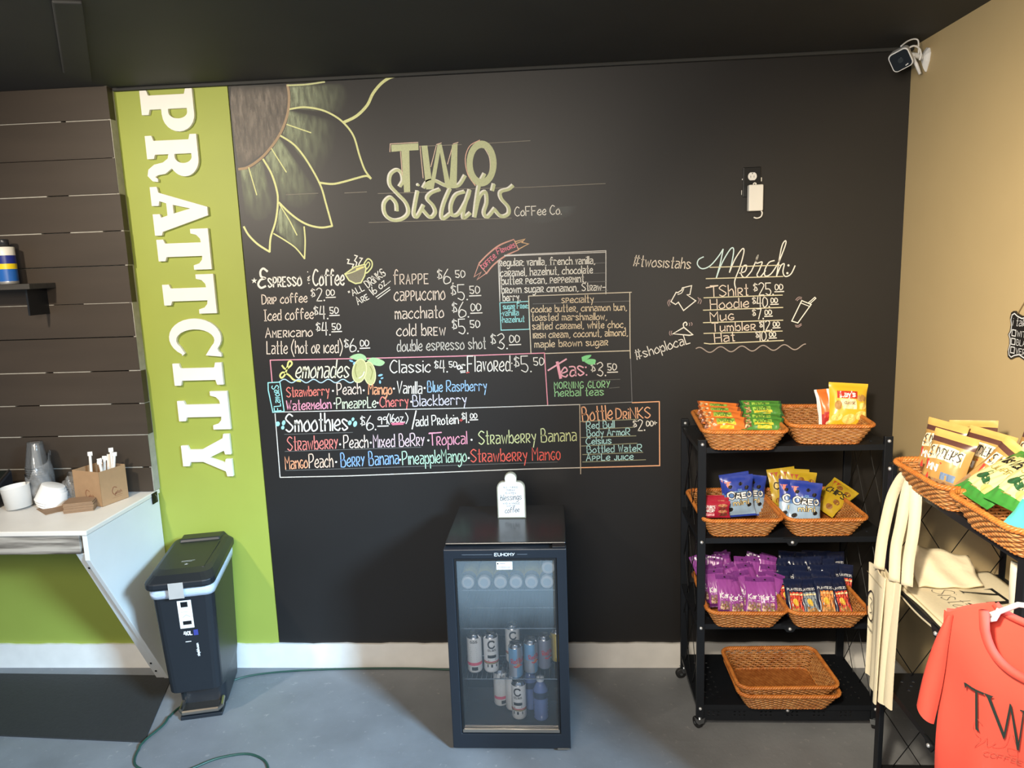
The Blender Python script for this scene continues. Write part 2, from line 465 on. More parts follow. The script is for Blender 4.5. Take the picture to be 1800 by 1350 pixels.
for a in ([(390,445),(550,500)], [(290,605),(388,760)], [(140,730),(193,910)], [(345,975),(410,1080),(458,1175)]): c.L(a, YG, 2, **z)
c.done()
dust('rubbed_chalk', 'a39a90', [([(25,190),(20,300),(35,450),(55,600),(75,735)], [(395,190),(400,300),(380,420),(300,580),(90,735)], .62, .60, (400,100), 3.75)], 'brown rubbed chalk filling the heart of the sunflower')
dust('rubbed_chalk', 'b9c2a4', [
 ([(410,190),(415,260),(410,340)], [(760,170),(800,250),(760,380)], .75, 0, (400,100), 3.75),
 ([(408,350),(390,440),(360,515)], [(720,420),(700,620),(600,800)], .66, .0, (400,100), 3.75),
 ([(345,530),(300,600),(245,670)], [(600,900),(500,1000),(350,960)], .8, .04, (400,100), 3.75),
 ([(230,680),(150,735),(80,745)], [(310,1000),(220,1080),(115,1040)], .6, .05, (400,100), 3.75),
 ([(350,985),(335,1040),(320,1150)], [(500,1110),(505,1250),(480,1290)], .8, .12, (400,100), 3.75)], 'pale green rubbed chalk shading the petals')
dust('rubbed_chalk', 'a8b0ae', [([(900,372),(950,366),(1015,362)], [(930,392),(970,390),(1010,376)], .16, .05, (0,0), 1)], 'smudge of chalk around the words after the big name', 20)

# --- the big name
c = Chalk('chalk_name', 'large chalk lettering of the shop name at the top of the blackboard')
z = dict(o=(640, 220), k=4.09)
TW = 'c8cda4'
for a in ([(-140,488),(20,480)], [(100,492),(540,480)], [(400,152),(700,140)], [(890,130),(1195,112)], [(660,460),(1180,447)], [(1180,447),(1735,420)], [(35,700),(560,685)], [(560,685),(1060,668)], [(-330,490),(-560,500)]):
    c.L(a, '8f8a80', 1.2, **z)
c.F([(195,142),(390,130),(392,180),(325,183),(332,480),(288,483),(268,186),(197,192)], TW, **z)
c.F([(412,148),(455,146),(492,440),(486,462),(447,462)], TW, **z)
c.F([(528,140),(556,138),(500,462),(470,462)], TW, **z)
c.F([(536,138),(558,138),(622,430),(600,462),(585,440)], TW, **z)
c.F([(632,142),(672,132),(666,445),(612,450)], TW, **z)
ring = [(845+108*math.cos(i*PI/16), 276+165*math.sin(i*PI/16)) for i in range(33)]; ring2 = [(845+64*math.cos(i*PI/16), 276+112*math.sin(i*PI/16)) for i in range(33)]
for i in range(32): c.F([ring[i], ring[i+1], ring2[i+1], ring2[i]], TW, **z)
for a in ([(186,192),(188,135),(388,124)], [(262,190),(275,360)], [(402,150),(425,380)], [(520,140),(556,128)], [(640,135),(676,124)], [(480,300),(520,145)], [(600,280),(640,140)]): c.L(a, 'e8cdb8', 1.4, **z)
c.L([(832,108),(760,150),(728,240),(745,350),(800,435)], 'e8bda8', 1.6, True, **z)
c.L([(865,165),(900,230),(905,320),(880,385)], 'e8d8c8', 1.4, True, **z)
scr = [
 [(262,440),(283,400),(272,345),(235,325),(192,360),(190,430),(240,490),(305,560),(322,630),(280,675),(210,685),(155,640),(148,565),(190,522),(232,560),(240,615)],
 [(388,480),(372,560),(362,640),(385,660),(430,580)], [(392,432)],
 [(545,465),(485,490),(458,530),(500,580),(515,630),(480,665),(428,612)],
 [(620,462),(578,560),(560,640),(572,675),(622,640)], [(432,450),(460,412),(520,405),(600,440),(680,436),(728,368)],
 [(722,482),(662,505),(628,580),(638,648),(685,636),(745,530),(762,472)], [(762,472),(725,590),(718,668),(765,636)],
 [(868,355),(832,430),(812,540),(798,660)], [(798,660),(830,525),(875,482),(885,555),(865,630),(890,662),(942,602)],
 [(936,430),(926,470)], [(1072,438),(1042,462),(985,482),(990,530),(1040,590),(1040,640),(990,658),(945,612)]]
for a in scr:
    c.L([(p[0]-9, p[1]-5) for p in a], 'f0ede0', 6.2 if len(a) > 1 else 4.4, True, **z)
for a in scr: c.L(a, TW, 4.9 if len(a) > 1 else 3.4, True, **z)
c.T('CoFFee Co.', 905.5, 380, 986.5, 376.5, 16, W_, 2)
c.done()

# --- coffee prices
c = Chalk('chalk_menu', 'chalk price list of espresso and coffee drinks at the left of the blackboard')
P1 = 'e6d6c6'
c.F([(447+ (5.6 if i % 2 == 0 else 2.2)*math.sin(i*PI/5), 493.5-(5.6 if i % 2 == 0 else 2.2)*math.cos(i*PI/5)) for i in range(10)], W_)
c.L([(470,477),(463,472),(458,477),(459,486),(466,489),(458,492),(454,500),(459,506),(467,503)], W_, 3.6, True)
c.T('s^P^R^esso', 472, 505, 530, 502, 25, W_, 3.0)
c.T('&', 541, 495, 545, 495, 13, W_, 1.6); c.L([(541,478)], W_, 1.6); c.L([(543,498)], W_, 1.6)
c.T('Coffee', 551, 502, 605, 501, 28, W_, 3.2)
c.T('D^R^I^P coffee', 461, 535, 540, 531, 17, P1); c.price(547, 529, 22, '2', '00')
c.T('Ɪced coffee', 465, 564, 551, 560, 19, P1); c.price(552, 561, 23, '4', '50')
c.T('A^M^e^R^Icano', 467, 593.5, 549, 591, 17, P1); c.price(556, 589.5, 23, '4', '50')
c.T('Latte (hot o^R ıced)', 469.5, 622, 601.6, 620, 22, P1); c.price(605.5, 618.5, 23, '6', '00')
c.T('"ALL', 617, 522, 641, 510, 11, W_, 1.9); c.T('DRiNKS', 647.5, 506.5, 679, 483, 14, W_, 1.9)
c.T('A^R^e', 630, 536, 649, 525, 14, W_, 1.9); c.T('16 oz...', 657, 518.6, 686, 494.5, 13, W_, 1.9); c.T('"', 677, 490, 681, 487, 12, W_, 1.8)
c.L([(661,522),(685,505)], W_, 1.5); c.L([(664,525),(686,509)], W_, 1.5)
c.T('f^R^a^P^P^e', 692, 500, 753, 498.5, 26, P1); c.price(769, 499, 26, '6', '50', False)
c.T('caPPuccıno'.replace('PP', '^P^P'), 693.6, 529, 782, 526.5, 25, P1); c.price(793, 527.5, 27, '5', '50')
c.T('macchıato', 695, 560.7, 779.6, 558, 21, P1); c.price(795, 558, 27, '6', '00')
c.T('cold b^R^ew', 698, 590.6, 783, 589, 21, P1); c.price(795, 587, 26, '5', '50', False)
c.T('double es^P^Resso shot', 698.7, 617.8, 853.8, 612.7, 20, 'c9c4ba'); c.price(863, 613.6, 27, '3', '00')
c.done()
c = Chalk('chalk_cup', 'yellow chalk drawing of a steaming cup on the blackboard')
z = dict(o=(430, 430), k=6.207)
c.F([(1095,320),(1200,250),(1310,218),(1325,260),(1310,340),(1270,410),(1210,422),(1140,388)], '8b8774', **z)
c.L([(1095,320),(1200,245),(1310,215),(1325,260),(1310,340),(1270,415),(1210,425),(1140,390)], YG, 2.4, closed=True, **z)
c.L([(1095,325),(1180,300),(1312,240)], YG, 2, True, **z); c.L([(1220,268),(1290,245)], 'e8dc90', 3, **z)
c.L([(1305,205),(1345,155),(1388,185),(1388,245),(1345,300),(1322,310)], YG, 2.4, True, **z); c.L([(1322,225),(1350,190),(1366,220),(1332,270)], YG, 1.8, True, **z)
for a in ([(1120,160),(1140,165),(1125,205),(1190,215),(1175,250)], [(1200,115),(1230,125),(1200,175),(1225,195),(1215,230)], [(1255,145),(1285,150),(1250,205),(1245,222)]): c.L(a, W_, 2, **z)
c.done()

# --- flavours
c = Chalk('chalk_menu', 'chalk boxes listing the coffee flavors at the centre of the blackboard')
z = dict(o=(820, 410), k=6)
BN = 'd8a494'
for d in (0, 9):
    c.L([(130,325-d),(230,222-d),(350,130-d),(500,66-d*.2)], BN, 1.6, True, **z); c.L([(210,420+d),(290,325+d),(410,235+d),(550,175)], BN, 1.6, True, **z)
c.L([(130,325),(210,420)], BN, 1.6, **z); c.L([(505,75),(550,175)], BN, 1.8, **z)
c.L([(130,325),(80,460),(155,410),(112,490),(210,420)], BN, 1.8, **z); c.L([(510,90),(615,62),(585,98),(655,112),(545,170)], 'd9b48c', 2, **z); c.L([(520,110),(600,80)], 'd9b48c', 1.6, **z)
c.T('^C^O^F^F^ee', 849.5, 473.5, 873, 452, 12, 'ef8d9c', 1.7); c.T('Flavo^R^S', 875.5, 447, 906.5, 434, 10, 'ef8d9c', 1.7)
for a in ([(400,232),(1470,184)], [(400,240),(1470,200)], [(1470,184),(1470,640)], [(335,285),(352,720)], [(352,280),(352,720)]): c.L(a, 'd9d6d0', 1.5, **z)
for a in ([(860,338),(1460,312)], [(350,462),(1460,418)], [(355,550),(1480,508)], [(365,637),(1490,602)], [(700,745),(1720,715)]): c.L(a, '7d7d7b', 1, **z)
for t, x0, y0, x1, y1 in (("^Regula^R: vanılla, french vanilla,",350,347,1355,322), ('ca^Ramel, hazelnut, chocolate',360,455,1330,420), ('butte^R ^Pecan, ^Pe^P^Pe^R^mınt,',370,540,1260,512), ('b^Rown suga^R cınnamon, St^Raw-',372,632,1465,600), ('berry.',385,715,565,708)):
    c.T(t, 820+x0/6, 410+y0/6, 820+x1/6, 410+y1/6, 13.5, W_, 2)
for a in ([(350,734),(655,718)], [(352,734),(365,1022)], [(365,1022),(665,1012)], [(655,665),(665,1012)]): c.L(a, CY, 1.6, **z)
c.T('^Suga^R F^Ree:', 884.5, 543.5, 928, 541.5, 9.5, CY, 1.7); c.T('•vanilla', 881.7, 555.3, 911.7, 554, 10.5, CY, 1.7); c.T('•hazelnut', 882, 567, 921.7, 565.5, 10.5, CY, 1.7)
for a in ([(655,662),(1740,622)], [(655,662),(680,1268)], [(1722,628),(1725,1238)], [(830,1268),(1725,1238)], [(1725,1238),(1728,1320)]): c.L(a, 'd8cdb8', 1.6, **z)
for t, x0, y0, x1, y1 in (('^S^PecIalty'.replace('I','ı'),1005,735,1340,727), ('cookıe butte^R, cınnamon bun,',685,835,1690,812), ('toasted marshmallow,',690,922,1480,912), ('salted ca^Ramel, white choc,',697,1015,1675,995), ('^I^R^I^S^h c^Ream, coconut, almond,',705,1107,1700,1080), ('maple b^Rown suga^R',720,1205,1490,1180)):
    c.T(t, 820+x0/6, 410+y0/6, 820+x1/6, 410+y1/6, 12.5, CR_, 1.9)
c.done()

# --- lemonades and smoothies
c = Chalk('chalk_menu', 'chalk boxes listing lemonades and smoothies low on the blackboard')
z = dict(o=(460, 610), k=5.294)
c.L([(475,633),(640,630),(800,626),(957,620.5)], PK, 1.8); c.L([(475,633),(478.5,672)], PK, 1.8); c.L([(957,620.5),(962.7,712)], PK, 1.8)
c.L([(190,172),(225,205),(278,165),(275,135),(250,140),(236,200),(215,260),(185,288),(172,262),(200,235),(255,262),(300,305),(362,318)], YL, 3, True, **z)
c.T('emonades', 520, 664.5, 612.5, 663.5, 31, 'f1eed0', 2.8, .12)
c.L([(165+i*10, 316+16*math.sin(i*.46+2.6)) for i in range(70)], 'b9d8ee', 1.8, **z)
LM = 'bfbf86'
c.F([(815,95),(860,70),(920,62),(965,85),(975,125),(930,115),(880,120)], 'a9cf9c', sm=True, **z); c.F([(980,130),(1020,100),(1080,105),(1145,140),(1110,175),(1040,165)], 'a9cf9c', sm=True, **z)
c.E(1005,245,54,108,LM,-8,**z); c.E(1005,245,54,108,YG,-8,fill=False,w=1.6,**z); c.E(910,222,64,110,LM,10,**z); c.E(910,222,64,110,YG,10,fill=False,w=1.8,**z)
c.L([(905,290),(940,265),(955,230)], W_, 1.6, True, **z); c.L([(880,160),(870,220),(885,280)], '8f9058', 1.4, True, **z); c.L([(1010,180),(1030,230),(1015,300)], '8f9058', 1.4, True, **z)
for a in ((835,130,26,10,20), (860,150,10,20,30), (1105,262,28,12,-15), (1102,325,11,20,-5), (1120,290,18,9,-20)): c.E(a[0],a[1],a[2]*.8,a[3]*.8,'8fc4e8',a[4],**z)
c.T('Classic', 686.7, 655.5, 756.5, 654, 22, W_, 2.4); c.price(764, 654.5, 21, '4', '50', False)
c.T('or', 804.5, 649, 818, 648, 12, W_, 2.8); c.L([(809,652.5),(818,651.5)], W_, 1.6); c.L([(810,655),(818,654)], W_, 1.6); c.L([(821,655)], RD, 2); c.L([(824,654.5)], RD, 2)
c.T('Flavo^Red:', 822, 653, 900, 652, 27, W_, 2.4); c.price(904, 654, 28, '5', '50', False)
c.L([(60,332),(170,326),(210,598),(105,606),(62,400)], CY, 1.8, closed=True, **z); c.T('FLavo^RS', 494.5, 721.5, 489.5, 677, 12, CY, 2)
c.T('St^Rawberry', 504.4, 698, 579, 694, 17, 'ee8478'); c.T('Peach', 593, 694, 634.7, 692, 20, 'f0d8c8'); c.T('Mango', 648, 693, 688.5, 693, 19, 'f5a27a', 2.6); c.T('Vanılla', 698, 691, 741.5, 692, 21, W_); c.T('Blue Ras^Pberry', 752, 689, 855.5, 686.5, 19, '9cc2e6')
for x, y in ((585.5,687), (639.5,686), (692.5,683), (746.5,682), (588,709), (664,708), (723,706)): c.L([(x, y)], W_, 3)
c.T('Wate^R^melon', 504.4, 721.4, 582, 717.7, 17, 'f0a0b8', 2.4); c.T('Pınea^P^PLe', 592, 718.6, 661, 716, 19, 'd6e2c4'); c.T('Cherry', 668.7, 715.8, 718, 713, 18, 'ef7f78'); c.T('Blackberry', 726, 714, 820, 710.5, 19, 'd8d4e4')
c.L([(479,724.6),(640,721),(800,717.7),(1019,711)], 'cfccc6', 1.5); c.L([(1019,711),(1111,706.7)], '9a9894', 1.2)
c.L([(483.6,727),(492.5,839)], 'd9d6d0', 1.6); c.L([(492.5,839),(612,836.5),(780,830),(920,824.5),(1020,822)], 'cfc6ba', 1.7)
c.T('Smoothıes', 503, 759, 611, 756, 31, 'f3eee4', 3.2)
for x, y, r, q in ((150,715,20,22), (205,705,16,24), (197,750,15,18), (820,705,17,22), (850,672,13,17), (870,715,17,28)): c.E(x,y,r,q,CY,15,**z)
c.price(634, 756, 25, '6', '99'); c.T('(16oz.)', 681, 742.5, 717, 741, 14, W_, 1.9); c.L([(688,744.5),(711,743)], 'ec7a92', 2); c.L([(690,746.5),(709,745.5)], 'ec7a92', 1.6)
c.L([(724.5,754),(731.5,722)], W_, 2.2); c.T('add P^Rotein', 731.5, 749, 806, 744.5, 17, W_); c.T('+', 808, 742, 813, 742, 9, RD, 1.8); c.price(812, 743, 18, '1', '00')
c.T('St^Rawbe^R^R^Y', 506, 792, 594, 788, 24, 'ee8880'); c.T('Peach', 604.5, 787.5, 647, 786.6, 22, 'f0dccc'); c.T('Mıxed BeR^R^Y', 657, 786.6, 746, 783, 22, 'e4c8d0'); c.T('T^Ropıcal', 756, 783, 821, 780, 22, 'ee9fb4'); c.T('St^Rawbe^R^Ry Banana', 842, 781, 1013, 774.5, 23, 'd6dca4')
c.L([(754,762),(776,760)], 'ee9fb4', 2)
for x, y in ((598,781), (652,778), (753,774), (829,773), (591,812), (703.5,808), (824,805)): c.L([(x, y)], W_, 3)
c.T('Man^Go', 502.5, 825, 541, 822, 22, 'f4a880'); c.T('Peach', 544, 822.5, 585.6, 820.6, 24, 'f2cdb4'); c.T('Be^R^R^Y Banana', 600, 820.6, 701, 815, 24, '8fb4ea'); c.T('PıneappleMango', 708, 816.8, 820, 811, 23, 'b8dcc0'); c.T('St^Rawbe^R^Ry Man^G^O', 828, 812, 984.5, 807.8, 22, 'ea6a5c')
for a in ([(500,763.5),(620,760)], [(501,793.5),(740,786)], [(502,827),(980,812)]): c.L(a, '6b6b68', 1)
c.done()

# --- teas and bottles
c = Chalk('chalk_menu', 'chalk boxes listing teas and bottle drinks right of the smoothies')
z = dict(o=(780, 610), k=4.5)
c.L([(1108,616),(1111,708)], '77777a', 1.2)
c.L([(825,185),(970,95)], 'f2b6c4', 2.8, **z); c.L([(898,120),(925,245)], 'f2a9ba', 5, **z); c.T('eas:', 988, 663, 1031, 659, 27, 'f2b6c4', 3.2); c.price(1039, 661, 24, '3', '50')
c.F([(1090,80),(1125,66),(1168,64),(1140,95),(1100,115)], '8fe09c', sm=True, **z); c.F([(1110,115),(1150,95),(1200,100),(1192,135),(1150,138)], '8fe09c', sm=True, **z)
c.T('^m^O^RN^I^N^G GLO^RY'.replace('RN^I','R^N^I').replace('GLO','^G^L^O').replace('^RY','^R^Y'), 974.4, 683, 1072, 681, 17, GN, 1.9); c.T('he^Rbal teas', 975.5, 697, 1061, 694.5, 14, GN, 1.9)
for a in ([(1150,265),(1395,255)], [(1310,325),(1390,318)]): c.L(a, '6f6f6c', 1, **z)
OB = 'f2b48c'
c.L([(1490,440),(1705,431)], OB, 1.8, **z); c.L([(1705,431),(1708,938)], OB, 1.8, **z); c.L([(1020,822),(1100,820),(1160,818.3)], OB, 1.9); c.L([(1019,711),(1020.7,833)], 'c9b9a4', 1.4)
c.T('Bottle', 1024.5, 741, 1076.7, 736.6, 25, OB, 2.6); c.T('D^RiNKS', 1083, 736.6, 1143, 734.5, 19, OB, 2.4)
for a in ([(1020,741),(1120,737)], [(1050,754),(1113,751)], [(1022,769),(1118,766)], [(1022,784),(1120,779)], [(1024,799),(1130,795)], [(1024,812),(1135,808)]): c.L(a, '9a9a80', 1.3)
for t, x0, y0, x1, y1 in (('Red Bull',1031,753.5,1080,751.5), ('Body ArmoR',1032,767,1107,764.5), ('Celsıus',1030.7,781.5,1074.5,779.5), ('Bottled WateR',1032,796,1128,793), ('A^P^PLe ^JuIce'.replace('I','ı'),1030.7,810,1113,807.5)): c.T(t, x0, y0, x1, y1, 12, 'b4e0e0', 1.9)
c.price(1113, 757, 19, '2', '00', False); c.T('+', 1148, 748, 1155, 747.5, 12, W_, 1.9)
c.done()

# --- merchandise
c = Chalk('chalk_menu', 'chalk price list of shop merchandise at the right of the blackboard')
z = dict(o=(1100, 400), k=5.143)
c.T('#twosıstahs', 1113.6, 467.5, 1213, 472.5, 19, 'e8dccb', 2.1, .1)
MC = 'd4ecec'
for a in ([(702,265),(658,290),(648,335),(690,372),(760,347),(830,270),(880,195)], [(880,195),(852,330),(818,455)], [(818,455),(870,320),(945,195),(975,200),(958,320),(937,405)], [(937,405),(985,290),(1050,195),(1068,215),(1035,345),(985,480),(992,548)],
          [(1028,412),(1078,395),(1092,345),(1062,350),(1043,420),(1080,452),(1135,395)], [(1135,395),(1180,295),(1196,252),(1182,280),(1182,322),(1232,312),(1208,380),(1185,430),(1215,446),(1262,390)], [(1342,298),(1292,318),(1255,390),(1262,438),(1315,415),(1385,310)], [(1385,310),(1445,150),(1437,122),(1405,190),(1362,440)], [(1362,440),(1402,345),(1432,330),(1420,400),(1442,442),(1492,420),(1530,345)]):
    c.L(a, MC if a[0][0] < 900 else W_, 2, True, **z)
c.E(1470,342,10,10,W_,**z); c.E(1460,412,10,10,W_,**z)
for a in ([(760,360),(1400,340)], [(725,462),(1420,442)], [(705,635),(1415,610)], [(700,747),(1420,722)], [(700,860),(1420,837)], [(705,957),(1415,935)], [(708,1045),(760,1052),(1425,1020)]): c.L(a, 'd8d0b0', 1.7, **z)
c.T('TShı^Rt', 1249, 521.5, 1315, 518.6, 19, P1); c.L([(1241,506),(1262,502)], P1, 2)
c.T('Hoodıe', 1249, 543.5, 1316, 540, 17, P1); c.T('Mu^G', 1249, 565, 1289.6, 562, 16, P1); c.T('Tumble^R', 1251.7, 583, 1327.5, 580, 15, P1); c.T('Hat', 1256.5, 602, 1291.5, 599, 16, P1)
c.price(1324.6, 518.6, 21, '25', '00'); c.price(1322.6, 540, 18, '40', '00'); c.price(1322.6, 561, 18, '7', '00'); c.price(1335, 581, 17, '12', '00'); c.price(1328.5, 599, 17, '10', '00')
c.L([(635+i*10, 1108-.032*i*10+24*math.cos(i*.327+2.2)) for i in range(100)], 'a79a92', 1.8, **z)
c.L([(455,585),(470,588),(505,565),(512,545),(595,525),(580,605),(553,608),(632,662),(522,750),(475,675),(450,695),(408,670)], W_, 1.8, closed=True, **z); c.L([(470,605),(505,590),(525,550)], W_, 1.4, True, **z)
for a in ([(390,655),(378,680),(390,710)], [(402,650),(394,675),(402,700)], [(652,632),(664,655),(652,685)], [(670,640),(682,662),(672,690)], [(400,935),(394,955),(402,975)], [(416,935),(410,955),(418,972)], [(572,862),(578,872),(574,888)], [(590,858),(600,870),(594,885)], [(1535,655),(1560,630),(1590,632)], [(1548,662),(1565,645),(1588,645)], [(1530,882),(1560,885),(1585,868)], [(1535,895),(1562,898),(1588,880)]): c.L(a, 'b09a98', 1.2, True, **z)
c.L([(425,960),(525,902),(605,968),(575,974)], W_, 2.2, closed=True, **z); c.L([(525,902),(520,872),(540,855),(553,872),(545,885)], W_, 2, True, **z)
c.L([(1590,660),(1675,695),(1555,862),(1500,845)], W_, 1.8, closed=True, **z); c.L([(1583,682),(1664,714)], W_, 1.4, **z); c.L([(1645,685),(1708,630),(1718,640),(1660,692)], W_, 1.5, **z)
c.T('#shoplocaL', 1120, 632, 1213, 603, 17, 'e8e4dc', 2.1)
c.done()
# ================================================================ raised white letters on the green panel
M_letter = pm('white_letter_board', 'f0ede4', .5, 0, .03, 20)
def arc(cx, cy, rx, ry, a0, a1, n=12):
    return [(cx+rx*math.cos(math.radians(a0+(a1-a0)*i/n)), cy+ry*math.sin(math.radians(a0+(a1-a0)*i/n))) for i in range(n+1)]
def letter_shape(ch):
    s = .13
    if ch == 'I': return [(0,0),(.5,0),(.5,s),(.39,s+.03),(.39,1-s-.03),(.5,1-s),(.5,1),(0,1),(0,1-s),(.11,1-s-.03),(.11,s+.03),(0,s)], []
    if ch == 'T': return [(.21,0),(.69,0),(.69,s),(.6,s+.03),(.6,.84),(.68,.83),(.76,.77),(.8,.66),(.9,.66),(.9,1),(0,1),(0,.66),(.1,.66),(.14,.77),(.22,.83),(.3,.84),(.3,s+.03),(.21,s)], []
    if ch == 'P':
        return [(0,0),(.52,0),(.52,s),(.41,s+.03),(.41,.38),(.5,.38)]+arc(.53,.69,.37,.31,-90,90)+[(0,1),(0,1-s),(.11,1-s-.03),(.11,s+.03),(0,s)], [[(.41,.51),(.41,.87)]+arc(.48,.69,.14,.18,90,-90)]
    if ch == 'R':
        return [(0,0),(.5,0),(.5,s),(.41,s+.03),(.41,.42),(.5,.40),(.58,.3),(.62,.12),(.72,.0),(.86,-.03),(.98,.06),(1.0,.16),(.93,.17),(.89,.12),(.85,.18),(.83,.32),(.72,.46)]+arc(.52,.71,.38,.29,-50,90)+[(0,1),(0,1-s),(.11,1-s-.03),(.11,s+.03),(0,s)], [[(.41,.54),(.41,.87)]+arc(.47,.705,.14,.165,90,-90)]
    if ch == 'A':
        return [(0,0),(.42,0),(.42,s),(.32,s+.02),(.37,.27),(.64,.27),(.68,s+.02),(.6,s),(.6,0),(1.08,0),(1.08,s),(1.0,s+.02),(.67,1.02),(.48,1.02),(.13,s+.02),(0,s)], [[(.41,.39),(.505,.7),(.6,.39)]]
    if ch == 'C':
        o = arc(.45,.5,.45,.53,40,320,20); i = arc(.5,.5,.25,.39,305,55,16)
        return [(.86,.68),(.9,1.0),(.82,1.0),(.77,.95)]+[p for p in arc(.45,.5,.45,.53,55,325,22)]+[(.86,.2),(.8,.26)]+i, []
    if ch == 'Y': return [(.26,0),(.76,0),(.76,s),(.66,s+.03),(.66,.42),(.9,.86),(1.02,.88),(1.02,1),(.6,1),(.6,.88),(.69,.86),(.56,.56),(.4,.86),(.49,.88),(.49,1),(0,1),(0,.88),(.1,.86),(.36,.42),(.36,s+.03),(.26,s)], []
BX, TX = -1.676, -1.462
def zat(py, px=325): return on_wall(px, py).z
for ch, y0, y1, xb, xt, lab in (('P',157,232,252,344,'white raised letter P, topmost on the green panel'), ('R',237,319,262,352,'white raised letter R below the P on the green panel'), ('A',327,413,271,366,'white raised letter A on the green panel between R and T'),
        ('T',403,475,280,372,'white raised letter T directly below the A on the green panel'), ('T',483,552,290,381,'white raised letter T directly above the C on the green panel'), ('C',560,628,303,389,'white raised letter C on the green panel'),
        ('I',638,677,308,394,'white raised letter I below the C on the green panel'), ('T',688,755,316,405,'white raised letter T below the I, next to last on the panel'), ('Y',763,837,323,409,'white raised letter Y, lowest on the green panel')):
    out, holes = letter_shape(ch)
    wmax = max(p[0] for p in out)
    pb = on_wall(xb, (y0+y1)/2); pt = on_wall(xt, (y0+y1)/2); zm0, zm1 = zat(y0), zat(y1)
    fn = lambda u, v, d: (pb.x+(pt.x-pb.x)*v, d, zm0+(zm1-zm0)*u/wmax)
    cz = (zm0+zm1)/2; cx = (pb.x+pt.x)/2
    f2 = lambda u, v, d: (fn(u,v,d)[0]-cx, d, fn(u,v,d)[2]-cz)
    mb = MB().prism(out, holes, f2, -.016, -.001)
    tag(mb.build('wall_letter', M_letter, loc=(cx, 0, cz), bevel=.0012), lab, 'letter', 'letters on the green panel')

# ================================================================ counter under the planks
M_ctop = pm('counter_paint', 'e9e3da', .45, 0, .07, 9, .1)
M_cside = pm('white_board_paint', 'dfe0dd', .55, 0, .05, 7, .08)
M_wood = pm('weathered_wood', '8a8276', .8, 0, .55, 14, .5, stretch=(.22, 3, 3), detail=9)
_n = M_wood.node_tree.nodes; _nz = [n for n in _n if n.type == 'TEX_NOISE'][0]; _mx = [n for n in _n if n.type == 'MIX'][0]
_rg = _n.new('ShaderNodeMapRange'); _rg.inputs[1].default_value = .36; _rg.inputs[2].default_value = .60
M_wood.node_tree.links.new(_nz.outputs['Fac'], _rg.inputs[0]); M_wood.node_tree.links.new(_rg.outputs[0], _mx.inputs[0])
_mx.inputs[6].default_value = lin('4a443c'); _mx.inputs[7].default_value = lin('b4ada2')
ZC, XC, YC = .870, -1.805, -.53
ct = thing('counter', 'white painted counter with weathered wood front edge below the planks', 'counter', (-2.6, 0, 0))
def loc_(mb, o): mb.v = [(x-o[0], y-o[1], z-o[2]) for x, y, z in mb.v]; return mb
O = (-2.6, 0, 0)
loc_(MB().box((-3.6, YC, ZC-.02), (XC, -.002, ZC)), O).build('worktop', M_ctop, ct, bevel=.004)
loc_(MB().box((-3.6, YC+.006, ZC-.095), (XC-.035, YC+.044, ZC-.0205)), O).build('front_rail', M_wood, ct, bevel=.003)
loc_(MB().prism([(YC+.004, ZC-.021), (-.0135, ZC-.021), (-.0135, .001), (-.105, .001), (YC+.004, ZC-.12)], [], lambda u, v, d: (d, u, v), XC-.022, XC-.002), O).build('side_panel', M_cside, ct, bevel=.002)
lg = MB(); a0, a1 = (YC+.012, ZC-.096), (-.10, .001)
lg.hexa([(XC-.062,a1[0],a1[1]),(XC-.023,a1[0],a1[1]),(XC-.023,a1[0]+.04,a1[1]),(XC-.062,a1[0]+.04,a1[1]),(XC-.062,a0[0],a0[1]),(XC-.023,a0[0],a0[1]),(XC-.023,a0[0]+.04,a0[1]),(XC-.062,a0[0]+.04,a0[1])])
loc_(lg, O).build('slanting_leg', M_cside, ct, bevel=.002)
for z_ in (.055, .11, .70): loc_(MB().lathe([(.0, -.001), (.005, -.001), (.005, 0)], 10, (XC-.043, a1[0]+(a0[0]-a1[0])*z_/a0[1]-.0005, z_), 'y'), O).build('screw', pm('dark_screw', '3a3a3a', .4, .8), ct)
hg = thing('hinge', 'small black metal clasp at the back corner of the counter top', 'hinge', (XC+.001, -.055, ZC))
MB().box((0, -.02, -.05), (.004, .02, -.002)).build('plate', pm('black_metal', '17181a', .35, .6, .1), hg, bevel=.001)
MB().tube([(.004,0,-.01),(.012,0,-.02),(.006,0,-.04)], .002, 6).build('hook', pm('bright_steel', 'b9bcc0', .25, 1), hg)

# --- things on the counter
M_paper = pm('white_paper_board', 'f1efea', .6, 0, .02, 20)
M_kraft = pm('kraft_paper', 'a98763', .75, 0, .10, 40, .05)
M_kraftd = pm('kraft_inside', '8f6b44', .8, 0, .1, 30)
M_print = pm('brown_print', '7a3a24', .7)
M_dark = pm('charcoal_plastic', '24262b', .35, 0, .1, 20)
M_black_pl = pm('black_plastic', '131518', .38, 0, .15, 20)
t = thing('card_reader_terminal', 'dark angled payment terminal at the left edge of the counter', 'terminal', (-2.47, -.27, ZC), .12)
MB().hexa([(-.16,-.12,0),(.10,-.12,0),(.10,.13,0),(-.16,.13,0),(-.16,-.12,.035),(.10,-.12,.035),(.10,.13,.135),(-.16,.13,.135)]).build('housing', M_dark, t, bevel=.006)
sc = MB().hexa([(-.155,-.115,.0375),(.088,-.115,.0375),(.088,.12,.1315),(-.155,.12,.1315),(-.155,-.117,.041),(.088,-.117,.041),(.088,.118,.135),(-.155,.118,.135)])
sc.build('screen', pm('dark_glass', '1c211e', .08, 0, .1), t)
